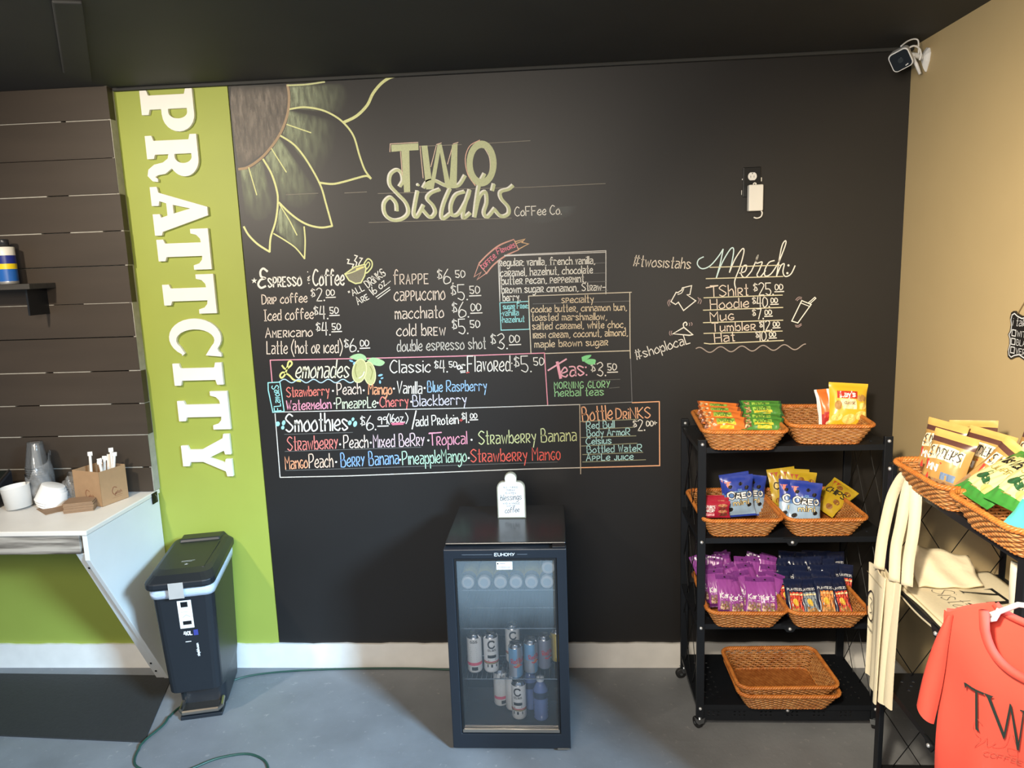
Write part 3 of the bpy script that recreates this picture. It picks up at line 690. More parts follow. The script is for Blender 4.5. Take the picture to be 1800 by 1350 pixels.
MB().hexa([(.089,-.115,.0375),(.096,-.115,.0375),(.096,.125,.1335),(.089,.125,.1335),(.089,-.117,.043),(.096,-.117,.043),(.096,.123,.139),(.089,.123,.139)]).build('metal_rim', pm('bright_steel', 'b9bcc0', .25, 1), t)

def cup_prof(rb, rt, h, th=.0015): return [(0, .001), (rb, .001), (rb, 0), (rb+.001, 0), (rt, h-.002), (rt+.002, h), (rt, h+.001), (rt-th, h-.001), (rb-th, .004), (0, .004)]
p = on_wall(41, 896, -.205)
b1 = MB().lathe(cup_prof(.0475, .0535, .092), 36).build('paper_tub', M_paper, smooth=True, loc=(-2.283, -.245, ZC)); b1.rotation_euler = (0, -.10, 0); b1.location.z = ZC+.0052
tag(b1, 'open round white paper tub standing beside the dark payment terminal', 'tub')
bo = MB()
bo.lathe([(0,.0),(.0425,.0),(.0445,.001),(.056,.068),(.058,.07),(.0575,.072),(.055,.07),(.043,.004),(0,.004)], 36)
m_ = bo.mesh('paper_bowl', [M_paper], True)
for k in range(3):
    o = bpy.data.objects.new('paper_bowl', m_); C.objects.link(o)
    o.location = Vector((-2.143, -.205, ZC+.082))+Vector((-.28, 0, -.8)).normalized()*(-.006+.011*k)*-1
    o.location = Vector((-2.150+.0035*k, -.205, ZC+.086-.0115*k)); o.rotation_euler = (PI-.12, .30, 0)
    tag(o, ['white paper bowl turned upside down, outermost of the tilted nest', 'white paper bowl in the middle of the tilted nest, only its rim showing', 'white paper bowl lowest in the tilted nest, rim on the napkin'][k], 'bowl', 'upturned paper bowls')

# clear cups nested in a torn sleeve
M_cup = clear('clear_cup_plastic', 'd6d8d8', .86, .05)
M_film = clear('clear_film', 'd8d9d8', .76, .12)
cu = MB(); cu.lathe([(0,.0),(.0285,.0),(.030,.004),(.0435,.104),(.0462,.106),(.0462,.109),(.0435,.1085),(.0290,.006),(0,.003)], 28)
m_ = cu.mesh('clear_cup', [M_cup], True)
base = Vector((-2.235, -.165, ZC+.109))
lean = Vector((-.03, .03, 1)).normalized()
N_CUP = 17
for k in range(N_CUP):
    o = bpy.data.objects.new('clear_cup', m_); C.objects.link(o)
    o.location = base+lean*(.0098*k); o.rotation_euler = (PI-.03, -.03, k*.3)
    tag(o, 'clear plastic cup topping the tall upturned stack on the counter' if k == N_CUP-1 else 'clear plastic cup nested inside the tall upturned stack on the counter', 'cup', 'clear cups in the tall stack')
sl = MB()
def slv(u, v):
    a = u*2*PI; r = .0495+.004*math.sin(a*5+v*9)+.003*math.sin(a*11+v*17); hh = .165+.05*math.sin(a+.8)+.012*math.sin(a*4)
    q = base+Vector((0,0,-.108))+lean*(v*hh); return (q.x+r*math.cos(a), q.y+r*math.sin(a), q.z)
sl.grid(slv, 44, 14)
tag(sl.build('plastic_sleeve', M_film, smooth=True, fix=False), 'torn clear plastic sleeve wrapped round the tall stack of cups', 'sleeve')
# bag of domed lids
ld = MB(); ld.lathe([(0,.028),(.020,.027),(.034,.018),(.043,.004),(.047,.003),(.047,0),(.044,0)], 28)
m_ = ld.mesh('cup_lid', [M_cup], True)
for k in range(6):
    o = bpy.data.objects.new('cup_lid', m_); C.objects.link(o); o.location = (-2.118+.0015*k, -.12, ZC+.006+.0105*k); o.rotation_euler = (.05, .08, k)
    tag(o, 'clear domed cup lid in the small stack between bowls and kraft box', 'lid', 'clear cup lids')
bgm = MB()
def bgf(u, v):
    a = u*2*PI; r = .054*(1-.28*v**3)+.006*math.sin(a*6+v*5)+.004*math.sin(a*13+3*v); return (r*math.cos(a), r*math.sin(a), v*(.098+.014*math.sin(a*3)))
bgm.grid(bgf, 40, 10)
tag(bgm.build('plastic_bag', M_film, smooth=True, fix=False, loc=(-2.112, -.12, ZC+.001)), 'crumpled clear plastic bag around the cup lids beside the kraft box', 'bag')

# kraft box with wrapped straws
kb = thing('kraft_box', 'open brown kraft box holding wrapped straws on the counter', 'box', (-1.968, -.165, ZC), -.30)
kx, ky, kz = .076, .066, .150
bm_ = MB()
bm_.box((-kx,-ky,0),(kx,-ky+.002,kz)).box((-kx,ky-.002,0),(kx,ky,kz)).box((-kx,-ky,0),(-kx+.002,ky,kz)).box((kx-.002,-ky,0),(kx,ky,kz)).box((-kx,-ky,0),(kx,ky,.003))
bm_.build('carton', M_kraft, kb, bevel=.0015)
pr = MB(); fa = lambda u, v: (u, -ky-.0006, v); fb = lambda u, v: (kx+.0006, u, v)
for f_ in (fa, fb):
    pr.ribbon(smooth_pts([(.012,.062),(-.004,.068),(-.012,.05),(-.004,.036),(.006,.042),(-.002,.03)], 5), .0022, f_)
    write(pr, 'elish', f_, (.004, .036), (.034, .036), .014, .0013); pr.ribbon([(.0, .029), (.036, .029)], .001, f_); pr.ribbon([(-.014, .022), (.03, .022)], .0007, f_)
pr.build('printed_mark', M_print, kb, fix=False)
M_wrap = pm('straw_paper', 'f3efe6', .6, 0, .05, 30)
rs = random.Random(5)
for k in range(9):
    x, y = [(-.034,-.03),(.0,.012),(.012,.03),(.022,.018),(.03,.036),(.038,.03),(.042,.044),(.018,.046),(.03,.01)][k]
    L = [.215,.185,.178,.182,.198,.205,.222,.19,.175][k]; tx, ty = rs.uniform(-.10,.16), rs.uniform(-.08,.12)
    if k == 0: tx, ty = .05, -.02
    mb = MB(); mb.tube([(0,0,.0),(0,0,L*.96)], .0056, 8); mb.box((-.009,-.0014,L*.92),(.009,.0014,L))
    o = mb.build('wrapped_straw', M_wrap, smooth=False)
    q = Matrix.Rotation(-.30, 4, 'Z') @ Vector((x*.8, y*.8, .006)); o.location = kb.location+q; o.rotation_euler = (-ty, tx, .6)
    tag(o, 'paper-wrapped straw standing apart at the left of the kraft box' if k == 0 else ('tallest paper-wrapped straw at the right of the kraft box' if k == 6 else 'paper-wrapped straw in the bunch at the right of the kraft box'), 'straw', 'wrapped straws in the kraft box')
# napkins
npm = MB()
npm.hexa([(-.055,-.055,0),(.055,-.055,0),(.055,.055,0),(-.055,.055,0),(-.055,-.055,.0042),(.055,-.055,.0042),(.055,.055,.003),(-.055,.055,.003)])
m_ = npm.mesh('paper_napkin', [pm('kraft_napkin', '93765a', .85, 0, .12, 60, .1)])
for k in range(9):
    o = bpy.data.objects.new('paper_napkin', m_); C.objects.link(o)
    o.location = (-1.992+rs.uniform(-.002,.002), -.272+rs.uniform(-.002,.002), ZC+.0006+.0046*k); o.rotation_euler = (0, 0, .35+rs.uniform(-.02,.02)); o.scale = (1.0, .85, 1)
    tag(o, 'brown folded paper napkin on top of the neat stack before the kraft box' if k == 8 else 'brown folded paper napkin within the stack in front of the kraft box', 'napkin', 'napkins in the stack')
o = bpy.data.objects.new('paper_napkin', m_); C.objects.link(o); o.location = (-2.108, -.258, ZC+.0006); o.rotation_euler = (0, 0, .9); o.scale = (1.1, 1.1, .5)
tag(o, 'brown paper napkin lying flat and alone under the tilted white bowls', 'napkin')

# --- ledge and can on the planks
lt = thing('wall_shelf', 'narrow dark wooden shelf on the planks at the left edge', 'shelf', (-2.16, -.05, 1.792))
MB().box((-.5, -.16, -.011), (.03, -.0005, .011)).build('board', pm('dark_worn_wood', '3a3733', .7, 0, .6, 25, .4, stretch=(.3,2,2)), lt, bevel=.002)
MB().box((-.02, -.12, -.12), (-.012, -.0005, -.0112)).build('bracket', M_black_pl, lt)
cn = thing('coffee_can', 'blue, yellow and white tin on the dark wall shelf, cut by the photo edge', 'can', (-2.282, -.12, 1.8035))
cb = MB(); cb.lathe([(0,0),(.036,0),(.037,.002),(.037,.012)], 32, mi=0); cb.lathe([(.037,.012),(.037,.062)], 32, mi=1); cb.lathe([(.037,.062),(.037,.084)], 32, mi=2); cb.lathe([(.037,.084),(.037,.118)], 32, mi=3); cb.lathe([(.037,.118),(.037,.150),(.034,.153),(0,.153)], 32, mi=4)
cb.build('tin', [pm('tin_edge', 'cfcfcf', .3, .7), pm('tin_blue', '1f63b8', .35), pm('tin_yellow', 'f0d21e', .35), pm('tin_navy', '1a2a80', .35), pm('tin_white', 'ece8dc', .35)], cn, smooth=True)
MB().lathe([(0,.185),(.018,.184),(.02,.180),(.02,.1535),(0,.1535)], 24).build('spout_cap', M_dark, cn, smooth=True)

# ================================================================ floor mat and cord
mt_ = MB().prism([(-3.6,-.05),(-1.80,-.085),(-1.665,-.555),(-2.30,-.52),(-3.6,-.47)], [], lambda u, v, d: (u, v, d), 0.0005, .006)
tag(mt_.build('floor_mat', pm('rubber_mat', '2c2c2c', .75, 0, .25, 90, .3), bevel=.001), 'dark grey rubber floor mat lying in front of the counter', 'mat')
M_cord = pm('green_cord', '26493f', .45, 0, .1, 30)
cd = [(-.46,-.03),(-.535,-.035),(-.663,-.026),(-.853,-.024),(-1.037,-.030),(-1.241,-.046),(-1.40,-.075),(-1.49,-.12),(-1.57,-.21),(-1.632,-.31),(-1.648,-.38),(-1.64,-.46),(-1.662,-.56),(-1.652,-.64),(-1.61,-.70),(-1.50,-.735),(-1.41,-.715),(-1.33,-.652),(-1.231,-.622),(-1.158,-.645),(-1.11,-.695),(-1.07,-.80),(-1.0,-.95)]
pts = [(x, y, .0052+(.0065 if -1.80 < x < -1.60 and y > -.6 and y < -.4 else 0)) for x, y in smooth_pts(cd, 6)]
tag(MB().tube(pts, .0045, 8).build('extension_cord', M_cord, smooth=True), 'dark green extension cord running along the skirting and curling on the floor', 'cord')

# ================================================================ slim black pedal bin
bn = thing('pedal_bin', 'slim black step bin with a white liner beside the counter', 'bin', (-1.552, -.228, .0105), math.radians(14)); bn.scale = (1, 1.05, 1.025)
bd = MB()
def ring_(w, y0, y1, z, r=.03, n=4):
    P = []
    for cx, cy, a in ((w/2-r, y1-r, 0), (-w/2+r, y1-r, 90), (-w/2+r, y0+r, 180), (w/2-r, y0+r, 270)):
        for i in range(n+1):
            t_ = math.radians(a+90*i/n); P.append((cx+r*math.cos(t_), cy+r*math.sin(t_), z))
    return P
def loft(mb, rings, cap=True, mi=0):
    n = len(rings[0]); vs = [p for r in rings for p in r]; fs = []
    for i in range(len(rings)-1):
        for j in range(n): fs.append((i*n+j, i*n+(j+1) % n, (i+1)*n+(j+1) % n, (i+1)*n+j))
    if cap: fs.append(tuple(range(n-1, -1, -1))); fs.append(tuple(range((len(rings)-1)*n, len(rings)*n)))
    mb.add(vs, fs, mi); return mb
M_bin = pm('satin_black_plastic', '1d2126', .42, 0, .12, 8)
loft(bd, [ring_(.175, -.10, .16, 0), ring_(.180, -.11, .165, .02), ring_(.190, -.115, .165, .10), ring_(.20, -.205, .168, .135), ring_(.232, -.24, .170, .590)]).build('body', M_bin, bn, smooth=False, bevel=.004)
loft(MB(), [ring_(.236, -.245, .170, .550), ring_(.240, -.252, .171, .570), ring_(.238, -.248, .170, .593)]).build('liner', pm('white_bin_liner', 'c9d4e4', .5, 0, .25, 40, .4, stretch=(1,1,6)), bn, smooth=True)
lid = MB(); loft(lid, [ring_(.250, -.268, .176, .594, .035), ring_(.258, -.276, .180, .603, .04), ring_(.258, -.276, .180, .622, .04), ring_(.225, -.235, .165, .640, .04), ring_(.20, -.19, .15, .645, .04)])
ld_o = lid.build('lid', M_bin, bn, bevel=.003)
MB().hexa([(-.085,.09,.64),(.085,.09,.64),(.105,.184,.62),(-.105,.184,.62),(-.08,.10,.656),(.08,.10,.656),(.085,.176,.650),(-.085,.176,.650)]).build('hinge_cover', M_bin, ld_o, bevel=.004)
MB().hexa([(.072,-.20,.6405),(.082,-.20,.6405),(.090,.07,.644),(.084,.07,.644),(.073,-.195,.646),(.081,-.195,.646),(.089,.06,.6485),(.085,.06,.6485)]).build('ridge', M_bin, ld_o)
lbm = MB(); f_ = lambda u, v: (u, -.15+v, .6455)
lbm.ribbon([(-.02, .03), (.03, .03)], .003, f_); lbm.ribbon([(-.02, .022), (.02, .022)], .003, f_)
sp = [(.005+(.010 if i % 2 == 0 else .004)*math.sin(i*PI/5), -.005+(.010 if i % 2 == 0 else .004)*math.cos(i*PI/5)) for i in range(10)]
lbm.add([f_(*q) for q in sp], [tuple(range(10))])
lbm.build('lid_mark', pm('grey_print', 'b5b8ba', .6), ld_o, fix=False)
# pedal
pd = MB(); pd.tube([(-.078,-.11,.040),(-.080,-.155,.030),(-.070,-.168,.026),(.070,-.168,.026),(.080,-.155,.030),(.078,-.11,.040)], .0095, 8); pd.box((-.072,-.16,.022),(.072,-.10,.031))
pd.build('pedal', pm('brushed_steel', 'b8b2a8', .28, 1, .1, 60, stretch=(.2,4,4)), bn, smooth=False)
MB().box((-.082,-.165,-.0095),(.082,-.09,.006)).build('foot_plate', M_bin, bn, bevel=.003); MB().box((-.08,.09,-.0095),(.05,.13,.004)).build('rear_skid', M_bin, bn)
# front stickers (the face leans outwards)
def bin_face(u, v, e=.0012):    # u across, v height above floor
    k = (v-.135)/.44; return (u, -.205-.035*k-e, v)
st = MB(); st.grid(lambda u, v: bin_face(-.022+.052*u, .415+.118*v), 1, 1, 0)
st.grid(lambda u, v: bin_face(-.010+.026*u, .505+.022*v, .0016), 1, 1, 1); st.grid(lambda u, v: bin_face(-.010+.032*u, .43+.016*v, .0016), 1, 1, 1)
st.ribbon([(-.012,.485),(.015,.485)], .002, lambda u, v: bin_face(u, v, .0018), 2); st.ribbon([(-.008,.462),(.006,.472),(.02,.462)], .003, lambda u, v: bin_face(u, v, .0018), 2)
st.build('sticker', [M_paper, M_black_pl, pm('grey_print', 'b5b8ba', .6)], bn, fix=False)
tp = MB(); tp.grid(lambda u, v: (-.036+.055*u, [-.277,-.2775,-.2772][min(2,int(v*2.99))] if v > .3 else -.2545, [.560,.600,.623][min(2,int(v*2.99))]), 1, 3)
tp.build('tape_label', pm('silver_label', 'c4c0ba', .35, .3), ld_o, fix=False)
tx = MB(); fbn = lambda u, v: bin_face(u, v, .0014)
write(tx, '40L', fbn, (-.012, .385), (.018, .385), .016, .0035); tx.ribbon([(-.010,.357),(.010,.357)], .003, fbn)
rv = lambda u, v: bin_face(.036-v, .29+u, .0014)
write(tx, 'simplehuman', rv, (0, 0), (.055, 0), .010, .002)
tx.build('lettering', pm('white_print', 'e8eaec', .6), bn, fix=False)
qm = MB(); qm.grid(lambda u, v: bin_face(.024+.017*u, .381+.024*v), 1, 1); qm.build('blue_mark', pm('blue_print', '39408c', .5), bn, fix=False)

# ================================================================ drinks fridge
FX, FY = -.4312, -.589
fr = thing('drinks_fridge', 'black glass-door mini fridge standing against the blackboard wall', 'fridge', (FX+.2225, FY, 0))
FW = .2225
M_fr = pm('fridge_black', '14161a', .3, 0, .12, 12, spec=.4)
M_fin = pm('fridge_interior', '2c3135', .45, 0, .08, 10)
cab = MB(); y0, y1 = .045, .445
cab.box((-FW+.004,y0,.02),(-FW+.03,y1,.806)); cab.box((FW-.03,y0,.02),(FW-.004,y1,.806)); cab.box((-FW+.03,y1-.03,.02),(FW-.03,y1,.806)); cab.box((-FW+.03,y0,.02),(FW-.03,y1-.03,.06)); cab.box((-FW+.03,y0,.772),(FW-.03,y1-.03,.806))
cab.build('cabinet', M_fr, fr)
MB().box((-FW+.001,.035,.8065),(FW-.001,.447,.816)).build('top_panel', pm('fridge_top', '17181a', .22, 0, .15, 40, spec=.5), fr, bevel=.004)
ln = MB(); e = .0006
ln.add([(-FW+.03+e,y0,.0605),(FW-.03-e,y0,.0605),(FW-.03-e,y1-.03-e,.0605),(-FW+.03+e,y1-.03-e,.0605),(-FW+.03+e,y0,.7715),(FW-.03-e,y0,.7715),(FW-.03-e,y1-.03-e,.7715),(-FW+.03+e,y1-.03-e,.7715)], [(0,1,2,3),(4,7,6,5),(3,2,6,7),(0,3,7,4),(1,5,6,2)])
ln.box((-FW+.031,.23,.061),(FW-.031,.414,.12)).build('lining', M_fin, fr, fix=False)
dr = MB(); ix, iz0, iz1 = .186, .072, .768
dr.prism([(-FW,.012),(FW,.012),(FW,.804),(-FW,.804)], [[(-ix,iz0),(ix,iz0),(ix,iz1),(-ix,iz1)]], lambda u, v, d: (u, d, v), 0, .040)
do = dr.build('door', pm('door_frame_black', '1c2128', .34, 0, .1, 10, spec=.5), fr, bevel=.003)
gt = MB(); q_ = .008
gt.prism([(-ix+.001,iz0+.001),(ix-.001,iz0+.001),(ix-.001,iz1-.001),(-ix+.001,iz1-.001)], [[(-ix+q_,iz0+q_+.006),(ix-q_,iz0+q_+.006),(ix-q_,iz1-q_),(-ix+q_,iz1-q_)]], lambda u, v, d: (u, d, v), .004, .036)
gt.build('gasket', pm('gasket_dark', '0c0d0f', .6), do)
gm = bpy.data.materials.new('fog_reflection_glass'); gm.use_nodes = True; nt = gm.node_tree; N = nt.nodes; N.remove(N['Principled BSDF'])
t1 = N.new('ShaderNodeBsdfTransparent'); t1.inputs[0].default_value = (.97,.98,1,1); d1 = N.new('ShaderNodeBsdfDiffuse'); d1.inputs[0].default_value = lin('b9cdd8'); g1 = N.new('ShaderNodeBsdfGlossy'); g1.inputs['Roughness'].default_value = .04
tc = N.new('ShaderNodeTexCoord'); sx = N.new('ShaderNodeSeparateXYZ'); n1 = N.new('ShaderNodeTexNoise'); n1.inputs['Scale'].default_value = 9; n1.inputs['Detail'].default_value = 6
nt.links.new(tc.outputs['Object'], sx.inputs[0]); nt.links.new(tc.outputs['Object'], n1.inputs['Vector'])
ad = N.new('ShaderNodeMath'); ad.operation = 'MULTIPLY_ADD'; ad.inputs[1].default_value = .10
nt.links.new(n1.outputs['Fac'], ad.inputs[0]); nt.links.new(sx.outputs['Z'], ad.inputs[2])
fg = N.new('ShaderNodeMapRange'); fg.inputs[1].default_value = .50; fg.inputs[2].default_value = .70; fg.inputs[3].default_value = .03; fg.inputs[4].default_value = .16; fg.interpolation_type = 'SMOOTHSTEP'  # paler upper pane: bright reflection painted as diffuse haze, along with some condensation
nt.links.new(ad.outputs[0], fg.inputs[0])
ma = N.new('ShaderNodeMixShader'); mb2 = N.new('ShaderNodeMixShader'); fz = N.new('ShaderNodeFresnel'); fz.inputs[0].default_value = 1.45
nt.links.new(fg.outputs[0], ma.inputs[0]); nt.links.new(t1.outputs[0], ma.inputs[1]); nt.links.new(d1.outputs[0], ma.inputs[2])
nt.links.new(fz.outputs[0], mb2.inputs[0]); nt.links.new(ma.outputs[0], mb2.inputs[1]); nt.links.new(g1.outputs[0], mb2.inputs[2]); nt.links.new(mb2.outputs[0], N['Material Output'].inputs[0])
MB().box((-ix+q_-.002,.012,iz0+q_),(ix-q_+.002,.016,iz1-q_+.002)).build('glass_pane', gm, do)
MB().box((-ix+.004,.003,iz0+.004),(ix-.004,.010,iz0+.016)).build('steel_strip', pm('brushed_steel', 'b8b2a8', .28, 1), do)
lt_ = MB(); write(lt_, 'EUHOMY', lambda u, v: (u, -.0012, v), (-.036, .779), (.036, .779), .011, .0018); lt_.build('brand_lettering', pm('white_print', 'e8eaec', .6), do, fix=False)
rl = MB(); rl.box((-.155,-.0009,.7835),(-.045,-.0002,.7855)); rl.box((.045,-.0009,.7835),(.082,-.0002,.7855)); rl.build('trim_line', pm('grey_line', '5a6066', .4), do)
sk = MB(); sk.box((-.032,.0105,.722),(.026,.0118,.752)); sk2 = sk.build('paper_sticker', M_paper, do)
s2 = MB(); s2.box((-.029,.0098,.7425),(-.024,.0104,.7475)); s2.ribbon([(-.02,.745),(.0,.745)], .002, lambda u, v: (u,.0102,v)); s2.ribbon([(-.026,.733),(.02,.733)], .0014, lambda u, v: (u,.0102,v)); s2.ribbon([(-.022,.728),(.016,.728)], .0014, lambda u, v: (u,.0102,v)); s2.build('sticker_print', M_black_pl, sk2, fix=False)
for z_ in (.008, .8062): MB().box((FW-.05,-.002,z_),(FW-.004,.034,z_+.0068)).build('door_hinge', pm('brushed_steel', 'b8b2a8', .28, 1) if z_ < .1 else M_fr, fr, bevel=.001)
for sx_ in (-.19,.19):
    for sy_ in (.07,.41): MB().lathe([(0,0),(.016,0),(.016,.0198),(0,.0198)], 14, (sx_, sy_, 0)).build('foot', M_black_pl, fr)
M_wire = pm('chrome_wire', 'aeb6bc', .25, .9)
for z_, n_ in ((.615, 24), (.468, 24), (.262, 20)):
    mb = MB(); yf = .058 if z_ != .615 else .07
    mb.tube([(-.189,yf,z_),(.189,yf,z_)], .0022, 6); mb.tube([(-.189,.39,z_),(.189,.39,z_)], .0022, 6); mb.tube([(-.189,.23,z_-.003),(.189,.23,z_-.003)], .002, 6)
    for i in range(n_+1):
        x = -.185+.37*i/n_; mb.tube([(x,yf,z_),(x,.39,z_)], .0012, 5)
    mb.build('wire_shelf', M_wire, fr)

# --- cans and bottles in the fridge
M_alu = pm('can_aluminium', 'c6c9cc', .25, .95, .04)
M_cw = pm('can_white', 'e9ebea', .35, 0, .03); M_cb = pm('can_sky_blue', '7fb4dc', .3, .3, .04); M_cs = pm('can_silver', 'b9bdc4', .3, .6, .05); M_cy = pm('can_yellow', 'cdb84c', .35, .2, .05); M_cl = pm('can_lilac_grey', '9c9fb0', .35, .4, .05)
M_ink = pm('black_print', '1a1c1e', .5); M_pink = pm('pink_print', 'e2627c', .5); M_red = pm('red_print', 'c8332f', .5); M_gold = pm('gold_print', 'd8a23a', .5); M_navy_p = pm('navy_print', '2b3a6c', .5)
def make_can(name, label, r, h, M_body, deco, group=None):
    t = thing(name, label, 'can', group=group)
    MB().lathe([(r-.006,0),(r-.003,.001),(r,.008),(r,h-.014)], 32).build('body', M_body, t, smooth=True)
    MB().lathe([(0,.003),(r-.008,.003),(r-.006,0)], 32).lathe([(r,h-.014),(r-.006,h-.003),(r-.005,h),(r-.008,h),(r-.009,h-.006),(0,h-.006)], 32).build('end', M_alu, t, smooth=True)
    MB().tube([(0,0,h-.004),(.008,.0,h-.003),(.014,0,h-.004)], .003, 6).build('ring_pull', M_alu, t)
    cyl = lambda u, v, e=.0005: ((r+e)*math.sin(u/r), -(r+e)*math.cos(u/r), v)
    for nm, mat, fdo in deco:
        mb = MB(); fdo(mb, cyl); mb.build(nm, mat, t, fix=False)
    return t
def band(v0, v1, u0=-.04, u1=.04, e=.0005): return lambda mb, cy: mb.grid(lambda a, b: cy(u0+(u1-u0)*a, v0+(v1-v0)*b, e), 18, 2)
def logo_c(mb, cy):
    mb.ribbon(smooth_pts([(.010,.126),(.004,.132),(-.008,.130),(-.013,.118),(-.008,.106),(.004,.104),(.011,.110)], 5), .006, lambda u, v: cy(u, v, .0009))
    write(mb, 'CELSIUS', lambda u, v: cy(u, v, .0009), (-.016,.090), (.016,.090), .008, .0014)
def fine_print(mb, cy):
    f = lambda u, v: cy(u, v, .0009)
    for k in range(8): mb.ribbon([(-.014+.002*(k % 3), .05+.008*k), (.014-.002*(k % 2), .05+.008*k)], .0014, f)
def dk(mb, cy):
    f = lambda u, v: cy(u, v, .0009); mb.grid(lambda a, b: f(-.017+.034*a, .062+.012*b), 6, 1); mb.ribbon([(-.014,.052),(.014,.056)], .004, f); mb.ribbon([(-.016,.030),(-.004,.030)], .012, f); mb.ribbon([(.002,.030),(.016,.030)], .012, f)
tall = make_can('drink_can', 'tall white energy drink can with dark curved emblem, second from left', .029, .156, M_cw, [('emblem', M_ink, logo_c), ('dark_print', M_ink, dk), ('colour_band', M_red, band(.044, .048)), ('olive_band', pm('olive_print','8a7a3a',.5), band(.038,.043))], 'tall white cans in the fridge')
back_c = make_can('drink_can', 'tall white drink can with pink band, leftmost on the middle shelf', .029, .156, M_cw, [('small_print', pm('grey_green_print','7fa8a0',.5), fine_print), ('colour_band', M_pink, band(.032, .044)), ('barcode', M_ink, band(.012,.026,-.008,.016)), ('heading', M_ink, lambda mb, cy: write(mb, '0.0.5', lambda u, v: cy(u, v, .0009), (-.01,.125), (.016,.125), .009, .002))], 'tall white cans in the fridge')
def rb_name(mb, cy): write(mb, 'Red Bull', lambda u, v: cy(u, v, .0012), (-.020,.060), (.030,.066), .018, .0026)
def rb_bull(mb, cy):
    f = lambda u, v: cy(u, v, .0011); mb.ribbon(smooth_pts([(-.010,.050),(.0,.047),(.006,.052),(.014,.054),(.022,.050)], 4), .005, f)
def rb_sun(mb, cy):
    f = lambda u, v: cy(u, v, .0009); mb.add([f(.006+.008*math.cos(i*PI/8), .053+.008*math.sin(i*PI/8)) for i in range(16)], [tuple(range(16))])
def rb_silver(mb, cy): mb.grid(lambda a, b: cy(-.05+.05*a*(1), .006+.05*b, .0006), 14, 2); mb.grid(lambda a, b: cy(.002+.05*a, .058+.066*b, .0006), 14, 2)
r_sky = make_can('drink_can', 'slim sky-blue and silver energy can standing nearest the glass', .0265, .134, M_cb, [('silver_field', M_cs, rb_silver), ('brand_name', M_red, rb_name), ('sun_disc', M_gold, rb_sun), ('bull_mark', M_red, rb_bull)], 'slim energy cans in the fridge')
r_sil = make_can('drink_can', 'slim lilac-grey energy can third of the slim row, beside the yellow one', .0265, .134, M_cl, [('brand_name', M_red, rb_name), ('bull_mark', M_red, rb_bull), ('barcode', M_ink, band(.02,.04,.014,.022))], 'slim energy cans in the fridge')
r_yel = make_can('drink_can', 'slim yellow drink can at the right end of the middle fridge shelf', .0265, .134, M_cy, [('pale_stripe', pm('pale_yellow_print','e2d68a',.5), band(.02,.11,-.006,.004))], 'slim energy cans in the fridge')
def put(o, x, y, z, rz=0): o.location = (x, y, z); o.rotation_euler = (0, 0, rz)
zs = .2645
put(back_c, -.349, -.470, zs, -.05); put(tall, -.285, -.468, zs, .2)
dup(tall, (-.205, -.40, zs), (0,0,.15), 'tall white drink can half hidden behind the slim cans')
put(r_sky, -.188, -.508, zs, .2)
dup(r_sky, (-.131, -.478, zs), (0,0,.55), 'slim sky-blue and silver energy can just right of the nearest one')
put(r_sil, -.079, -.447, zs, .5); put(r_yel, -.030, -.395, zs, 0)
dup(tall, (-.184, -.462, .0622), (0,0,-.1), 'tall white energy drink can standing on the fridge floor in front')
dup(back_c, (-.262, -.375, .0622), (0,0,.4), 'tall white can on the fridge floor, behind and left of the front one')
pk_can = dup(back_c, (-.212, -.405, .0622), (0,0,2.2), 'tall can with pink side print tucked behind the lower front can')
# bottled water
M_water = clear('bottle_blue_plastic', '7f97d8', .45, .08); M_wcap = pm('bottle_cap_pale', 'd8dee4', .4); M_wlab = pm('dark_blue_label', '2a3550', .5)
wt = thing('water_bottle', 'blue ribbed water bottle at the right on the fridge floor', 'bottle', (-.098, -.475, .0622), 0, 'water bottles in the fridge')
pr_ = [(0,.002),(.022,0),(.028,.006)]
for k in range(7): pr_ += [(.030,.014+k*.014),(.0275,.021+k*.014)]
pr_ += [(.030,.115),(.028,.128),(.016,.150),(.013,.154),(.013,.162)]
MB().lathe(pr_, 24).build('bottle_body', M_water, wt, smooth=True)
MB().lathe([(.0303,.096),(.0303,.122)], 24).build('label_band', M_wlab, wt, smooth=True)
MB().lathe([(.0145,.160),(.0145,.176),(0,.177)], 20).build('cap', M_wcap, wt, smooth=True)
dup(wt, (-.142, -.405, .0622), (0,0,1), 'blue ribbed water bottle standing behind the front white can')
# bottles lying on the top shelf, their round ends to the door
M_lay = clear('bottle_clear_plastic', 'cfdbe2', .35, .08)
lyb = thing('lying_bottle', 'clear bottle lying on the top fridge shelf, leftmost round end', 'bottle', (-.357, -.515, .6435), 0, 'bottles lying on the top shelf')
MB().lathe([(0,.0),(.020,.0),(.0235,.004),(.0235,.022),(.022,.024),(.0275,.05),(.0275,.20),(0,.20)], 24, axis='y').build('bottle_body', M_lay, lyb, smooth=True)
MB().lathe([(.0150,-.0012),(.0235,-.0016),(.0242,.002),(.0242,.018)], 28, axis='y').build('cap_ring', M_wcap, lyb, smooth=True)
MB().disc((0,-.0004,0), .0155, 'y').build('cap_face', pm('cap_face_blue', 'b4cadb', .4, 0, .1, 60), lyb)
MB().lathe([(.0279,.045),(.0300,.06),(.0300,.185)], 24, axis='y').build('label_band', pm('pale_yellow_label', 'd6cb5c', .5, 0, .35, 60), lyb, smooth=True)
